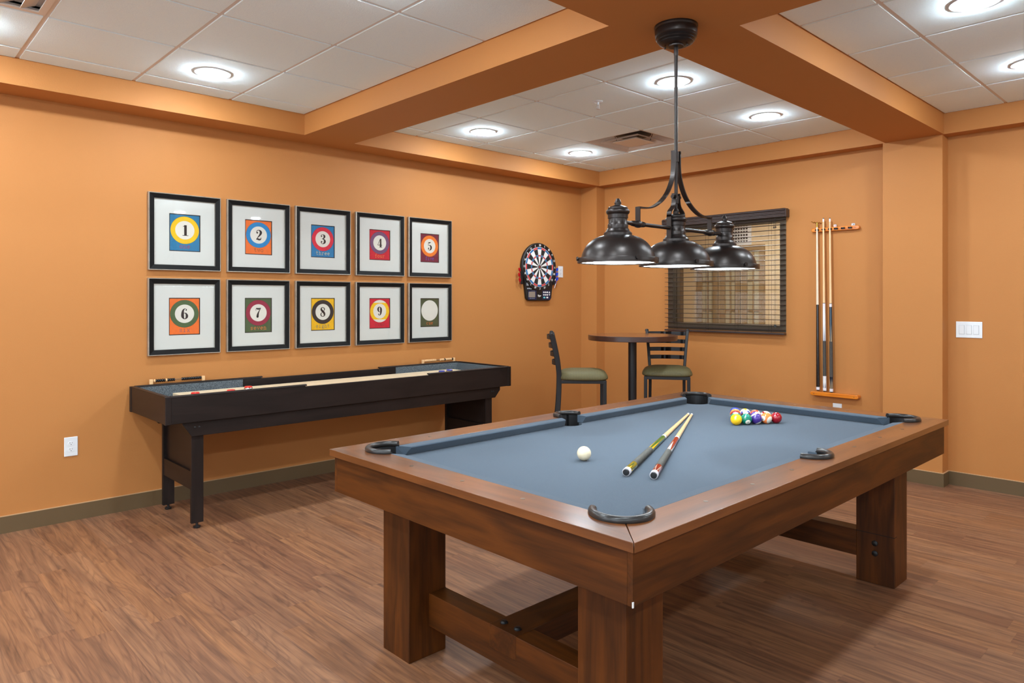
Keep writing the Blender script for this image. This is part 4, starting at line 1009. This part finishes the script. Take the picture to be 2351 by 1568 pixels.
for q in ((-.188, -.155, .155, .185), (-.18, -.165, .12, .133), (-.16, -.14, .12, .133), (-.135, -.115, .118, .128)): m.box(.034, .0345, *q)
m.build('printed_graphic', 'greyink', DB, smooth=0)
for s in (-1, 1):
    MB().box(.006, .026, s*.225, s*.262 if False else s*.2585, .17, .30).build('dart_holder', 'black', DB, smooth=0, bevel=.003)
def dart(y, z, sgn, mat_, label, group):
    t = thing('dart', label, 'dart', (.017, y, z), 0, group)
    # point hangs down in the holder, flights up and outward
    d = Vector((.25, sgn*.42, 1)).normalized()
    MB().cyl((0, 0, 0), d*.05, .003, .0035, 10).build('barrel', 'chrome', t); MB().cyl(d*.05, d*.085, .0022, .0022, 8).build('stem', mat_, t)
    u = d.cross(Vector((1, 0, 0))).normalized(); v_ = d.cross(u)
    m = MB()
    for w_, q_ in ((u, v_), (v_, u)):
        pts = [(-.001, .078), (-.016, .092), (-.016, .112), (-.008, .12), (.008, .12), (.016, .112), (.016, .092), (.001, .078)]
        P3 = [d*b_+w_*a for a, b_ in pts]; e = q_*.0005
        m.add([p+e for p in P3]+[p-e for p in P3], [tuple(range(8)), tuple(range(15, 7, -1))]+[(i, (i+1) % 8, 8+(i+1) % 8, 8+i) for i in range(8)])
    m.build('flight', mat_, t, smooth=0)
for i, (dy, nm) in enumerate(((0, 'uppermost'), (-.004, 'middle'), (.004, 'lowest'))):
    dart(-1.092+dy, 1.612-i*.052, -1, 'red', 'dart with a red flight in the left holder, %s of its three' % nm, 'red darts beside the dartboard')
    dart(-.592+dy*.5, 1.622-i*.050, .42, 'blue', 'dart with a blue flight in the right holder, %s of its three' % nm, 'blue darts beside the dartboard')

# ------------------------------------------------------------------ outlets and switches
def plate(name, label, cat, loc, axis, hw, hh, kind):
    t = thing(name, label, cat, loc)
    if axis == 'y': t.rotation_euler = (0, 0, -math.pi/2)      # faces -y instead of +x
    m = MB(); m.prism([(-hw, -hh), (hw, -hh), (hw, hh), (-hw, hh)], 'x', .0004, .006); m.build('cover_plate', 'white', t, smooth=0, bevel=.003)
    if kind == 'outlet':
        for dz in (.0195, -.0195):
            r = MB(); pts = [(x, z) for x, z in ell(0, 0, .0165, .0165, 0, 360, 24)[:-1]]; pts = [(x, max(-.0135, min(.0135, z))) for x, z in pts]
            r.prism([(x, z+dz) for x, z in pts], 'x', .006, .0078); rc = r.build('receptacle', 'white', t, smooth=30)
            s = MB().box(.0076, .0081, -.0072, -.0052, dz+.0015, dz+.0085).box(.0076, .0081, .0052, .0070, dz+.002, dz+.008); s.lathe([(.0024, .0076), (.0024, .0081), (.0001, .0081)], (0, 0, dz-.006), 12, 'x'); s.build('slot', 'slot', rc, smooth=0)
    else:
        for dy in (-.0465, 0, .0465):
            MB().box(.0058, .0062, dy-.0178, dy+.0178, -.0345, .0345).build('switch_gap', 'greyink', t, smooth=0)
            m = MB(); m.add([(.006, dy-.0165, -.033), (.006, dy+.0165, -.033), (.006, dy+.0165, .033), (.006, dy-.0165, .033), (.0085, dy-.0165, -.033), (.0085, dy+.0165, -.033), (.0115, dy+.0165, .033), (.0115, dy-.0165, .033)], [(0, 3, 2, 1), (4, 5, 6, 7), (0, 1, 5, 4), (1, 2, 6, 5), (2, 3, 7, 6), (3, 0, 4, 7)])
            m.build('rocker', 'white', t, smooth=0, bevel=.0008)
plate('wall_outlet', 'white double wall outlet low on the left wall near the baseboard', 'outlet', (0, -5.0455, .4695), 'x', .0375, .0605, 'outlet')
plate('wall_outlet', 'white double wall outlet beside the dartboard', 'outlet', (0, -.4795, 1.6985), 'x', .0375, .0605, 'outlet')
plate('wall_outlet', 'white wall plate below the cue rack, half hidden by the pool table', 'outlet', (2.7325, 0, .4625), 'y', .0375, .0605, 'outlet')
plate('light_switch', 'white triple rocker light switch at the right of the pier', 'light switch', (3.691, 0, 1.1745), 'y', .085, .0605, 'switch')

# ------------------------------------------------------------------ window blind
bd = thing('window_blind', 'dark espresso slatted blind with moulded valance over the window', 'blind', (1.667, 0, 1.085))
def bz(z): return z-1.085
prof = [(-.0005, bz(2.208)), (-.070, bz(2.208)), (-.074, bz(2.203)), (-.073, bz(2.192)), (-.064, bz(2.186)), (-.064, bz(2.178)), (-.069, bz(2.172)), (-.069, bz(2.164)), (-.063, bz(2.159)), (-.063, bz(2.151)), (-.068, bz(2.146)), (-.068, bz(2.136)), (-.063, bz(2.131)), (-.058, bz(2.131)), (-.058, bz(2.200)), (-.0005, bz(2.200))]
prof = prof
MB().prism(prof, 'x', -.640, .640).build('valance', 'blind', bd, smooth=0)
for s in (-1, 1): MB().prism([(-.0005, bz(2.131)), (-.0005, bz(2.2005)), (-.072, bz(2.2005)), (-.066, bz(2.131))], 'x', s*.640, s*.650).build('valance_return', 'blind', bd, smooth=0, bevel=.002)
MB().box(-.62, .62, -.052, -.006, bz(2.15), bz(2.195)).build('head_rail', 'blind', bd, smooth=0)
z = 2.113; sl = None
zs = []
while z > 1.125: zs.append(z); z -= .0447
for z in zs:
    if sl is None:
        pts = [(-.057, -.001), (-.045, .0012), (-.032, .002), (-.019, .0012), (-.007, -.001), (-.007, -.0035), (-.019, -.0014), (-.032, -.0006), (-.045, -.0014), (-.057, -.0035)]
        sl = MB().prism(pts, 'x', -.622, .622).build('slat', 'blind', bd, smooth=30); sl.location = (0, 0, bz(z))
    else:
        o = sl.copy(); C.objects.link(o); o.parent = bd; o.location = (0, 0, bz(z))
MB().box(-.625, .625, -.058, -.006, 0, .016).build('bottom_rail', 'blind', bd, smooth=0, bevel=.003)
for x in (-.51, -.155, .155, .485):
    m = MB()
    for y in (-.0595, -.0045): m.cyl((x, y, .002), (x, y, bz(2.155)), .0011, seg=6)
    m.build('ladder_cord', 'cord', bd)
for x, zb in ((.535, 2.045), (.552, 2.047)):
    c_ = MB().cyl((x, -.064, bz(zb)), (x, -.064, bz(2.14)), .0011, seg=6).build('tilt_cord', 'cord', bd)
    MB().lathe([(.002, .008), (.006, .002), (.0065, -.006), (.003, -.010)], (x, -.064, bz(zb)), 12).build('tassel', 'blind', c_)
for x in (.541, .552):
    c_ = MB().cyl((x, -.062, bz(1.165)), (x, -.062, bz(2.14)), .0011, seg=6).build('lift_cord', 'cord', bd)
    MB().lathe([(.003, .012), (.0065, -.004), (.0075, -.012), (.0035, -.013)], (x, -.062, bz(1.165)), 12).build('tassel', 'black', c_)

# ------------------------------------------------------------------ pub table and stools
pb = thing('pub_table', 'tall round pub table with walnut top and black pedestal', 'table', (1.444, -1.127, 0))
MB().lathe([(.379, 1.0945), (.0001, 1.0945)], seg=72, caps=False).lathe([(.0001, 1.050), (.379, 1.050), (.382, 1.053), (.382, 1.0915), (.379, 1.0945)], seg=72, mi=1, caps=False).build('tabletop', ['pubwood', 'pubedge'], pb, smooth=40)
m = MB().cyl((0, 0, .02), (0, 0, 1.045), .036, seg=32); m.build('pedestal', 'blackmetal', pb)
MB().lathe([(.04, 1.03), (.06, 1.044), (.11, 1.0495), (.11, 1.0499), (.0001, 1.0499)], seg=32).build('mounting_plate', 'blackmetal', pb)
MB().lathe([(.0001, 0), (.078, 0), (.08, .006), (.076, .016), (.062, .03), (.045, .05), (.0001, .05)], seg=48).build('base', 'blackmetal', pb)
def stool(label, loc, rz):
    t = thing('bar_stool', label, 'stool', loc, rz, 'ladder back bar stools at the pub table')
    # seat cushion: local +y is the front
    n = 28; ringpts = []
    def ring(sc_, z): 
        o = []
        for i in range(n):
            a = 2*math.pi*i/n; c_, s_ = math.cos(a), math.sin(a); e = .45
            x = math.copysign(abs(c_)**e, c_)*.212; y = math.copysign(abs(s_)**e, s_)*.205
            x *= (1.0+.03*(y/.2)); o.append((x*sc_, y*sc_+.01, z))
        return o
    lay = [(.93, .742), (.985, .748), (1.0, .758), (.985, .775), (.93, .793), (.80, .808), (.6, .817), (.35, .8215), (.02, .823)]
    vs = []; fs = []
    for s_, z in lay: vs += ring(s_, z)
    for j in range(len(lay)-1):
        for i in range(n): k_ = (i+1) % n; fs.append((j*n+i, j*n+k_, (j+1)*n+k_, (j+1)*n+i))
    fs.append(tuple(range(n))[::-1]); fs.append(tuple(range((len(lay)-1)*n, len(lay)*n)))
    MB().add(vs, fs).build('seat', 'plaid', t, smooth=60)
    m = MB(); 
    for q in ((-.185, .185, .172, .194), (-.15, .15, -.19, -.17), (-.19, -.168, -.17, .172), (.168, .19, -.17, .172)): m.box(*q, .716, .742)
    m.build('seat_frame', 'blackmetal', t, smooth=0, bevel=.002)
    for s in (-1, 1):
        MB().box(s*.166, s*.194, .168, .196, 0, .7418).build('leg', 'blackmetal', t, smooth=0, bevel=.003)
        ptsy = smooth_path([(-.255, 0), (-.225, .25), (-.198, .5), (-.188, .72), (-.195, .85), (-.222, 1.0), (-.25, 1.118)], 5)
        ptsx = smooth_path([(.165, 0), (.158, .25), (.152, .5), (.150, .72), (.158, .85), (.170, 1.0), (.182, 1.118)], 5)
        vs, fs = [], []
        for (yy, zz), (xx, _) in zip(ptsy, ptsx):
            for a, b_ in ((-.013, -.021), (.013, -.021), (.013, .021), (-.013, .021)): vs.append((s*xx+a, yy+b_, zz))
        N = len(ptsy)
        for j in range(N-1):
            for i in range(4): k_ = (i+1) % 4; fs.append((j*4+i, j*4+k_, (j+1)*4+k_, (j+1)*4+i))
        fs += [(3, 2, 1, 0), tuple(range(4*N-4, 4*N))]
        bp_ = MB().add(vs, fs).build('back_post', 'blackmetal', t, smooth=30, bevel=.004)
        MB().lathe([(.0001, .014), (.012, .011), (.017, .003), (.016, -.008), (.0001, -.012)], (s*.182, -.252, 1.118), 16).build('post_cap', 'blackmetal', bp_)
    for z in (1.090, 1.019, .949, .878):
        u = (z-.85)/.268; hw = .158+.024*u; yb = -.197-.053*u
        path = [(hw*math.sin(a_*math.pi/2*.0+0)*0+hw*t_, yb-.043*(1-t_*t_)) for a_ in (0,) for t_ in [i/8-1 for i in range(17)]]
        MB().ribbon(path, .004, 'z', z-.018, z+.018).build('back_slat', 'blackmetal', t, smooth=40)
    MB().box(-.166, .166, .176, .19, .27, .295).build('footrest', 'blackmetal', t, smooth=0, bevel=.002)
    for s in (-1, 1): MB().tube([(s*.18, .182, .33), (s*.16, -.215, .33)], .009, 10).build('side_stretcher', 'blackmetal', t)
    MB().tube([(-.16, -.22, .3), (.16, -.22, .3)], .009, 10).build('back_stretcher', 'blackmetal', t)
    return t
stool('black ladder back bar stool with olive seat, left of the pub table, side on', (1.272, -1.600, 0), YAW-math.pi/2-.06)
d_ = math.atan2(1531.5-1175.5, F_PX)
st2 = stool('black ladder back bar stool with olive seat, right of the pub table, facing us', (1.601, -.836, 0), YAW-d_+math.pi)
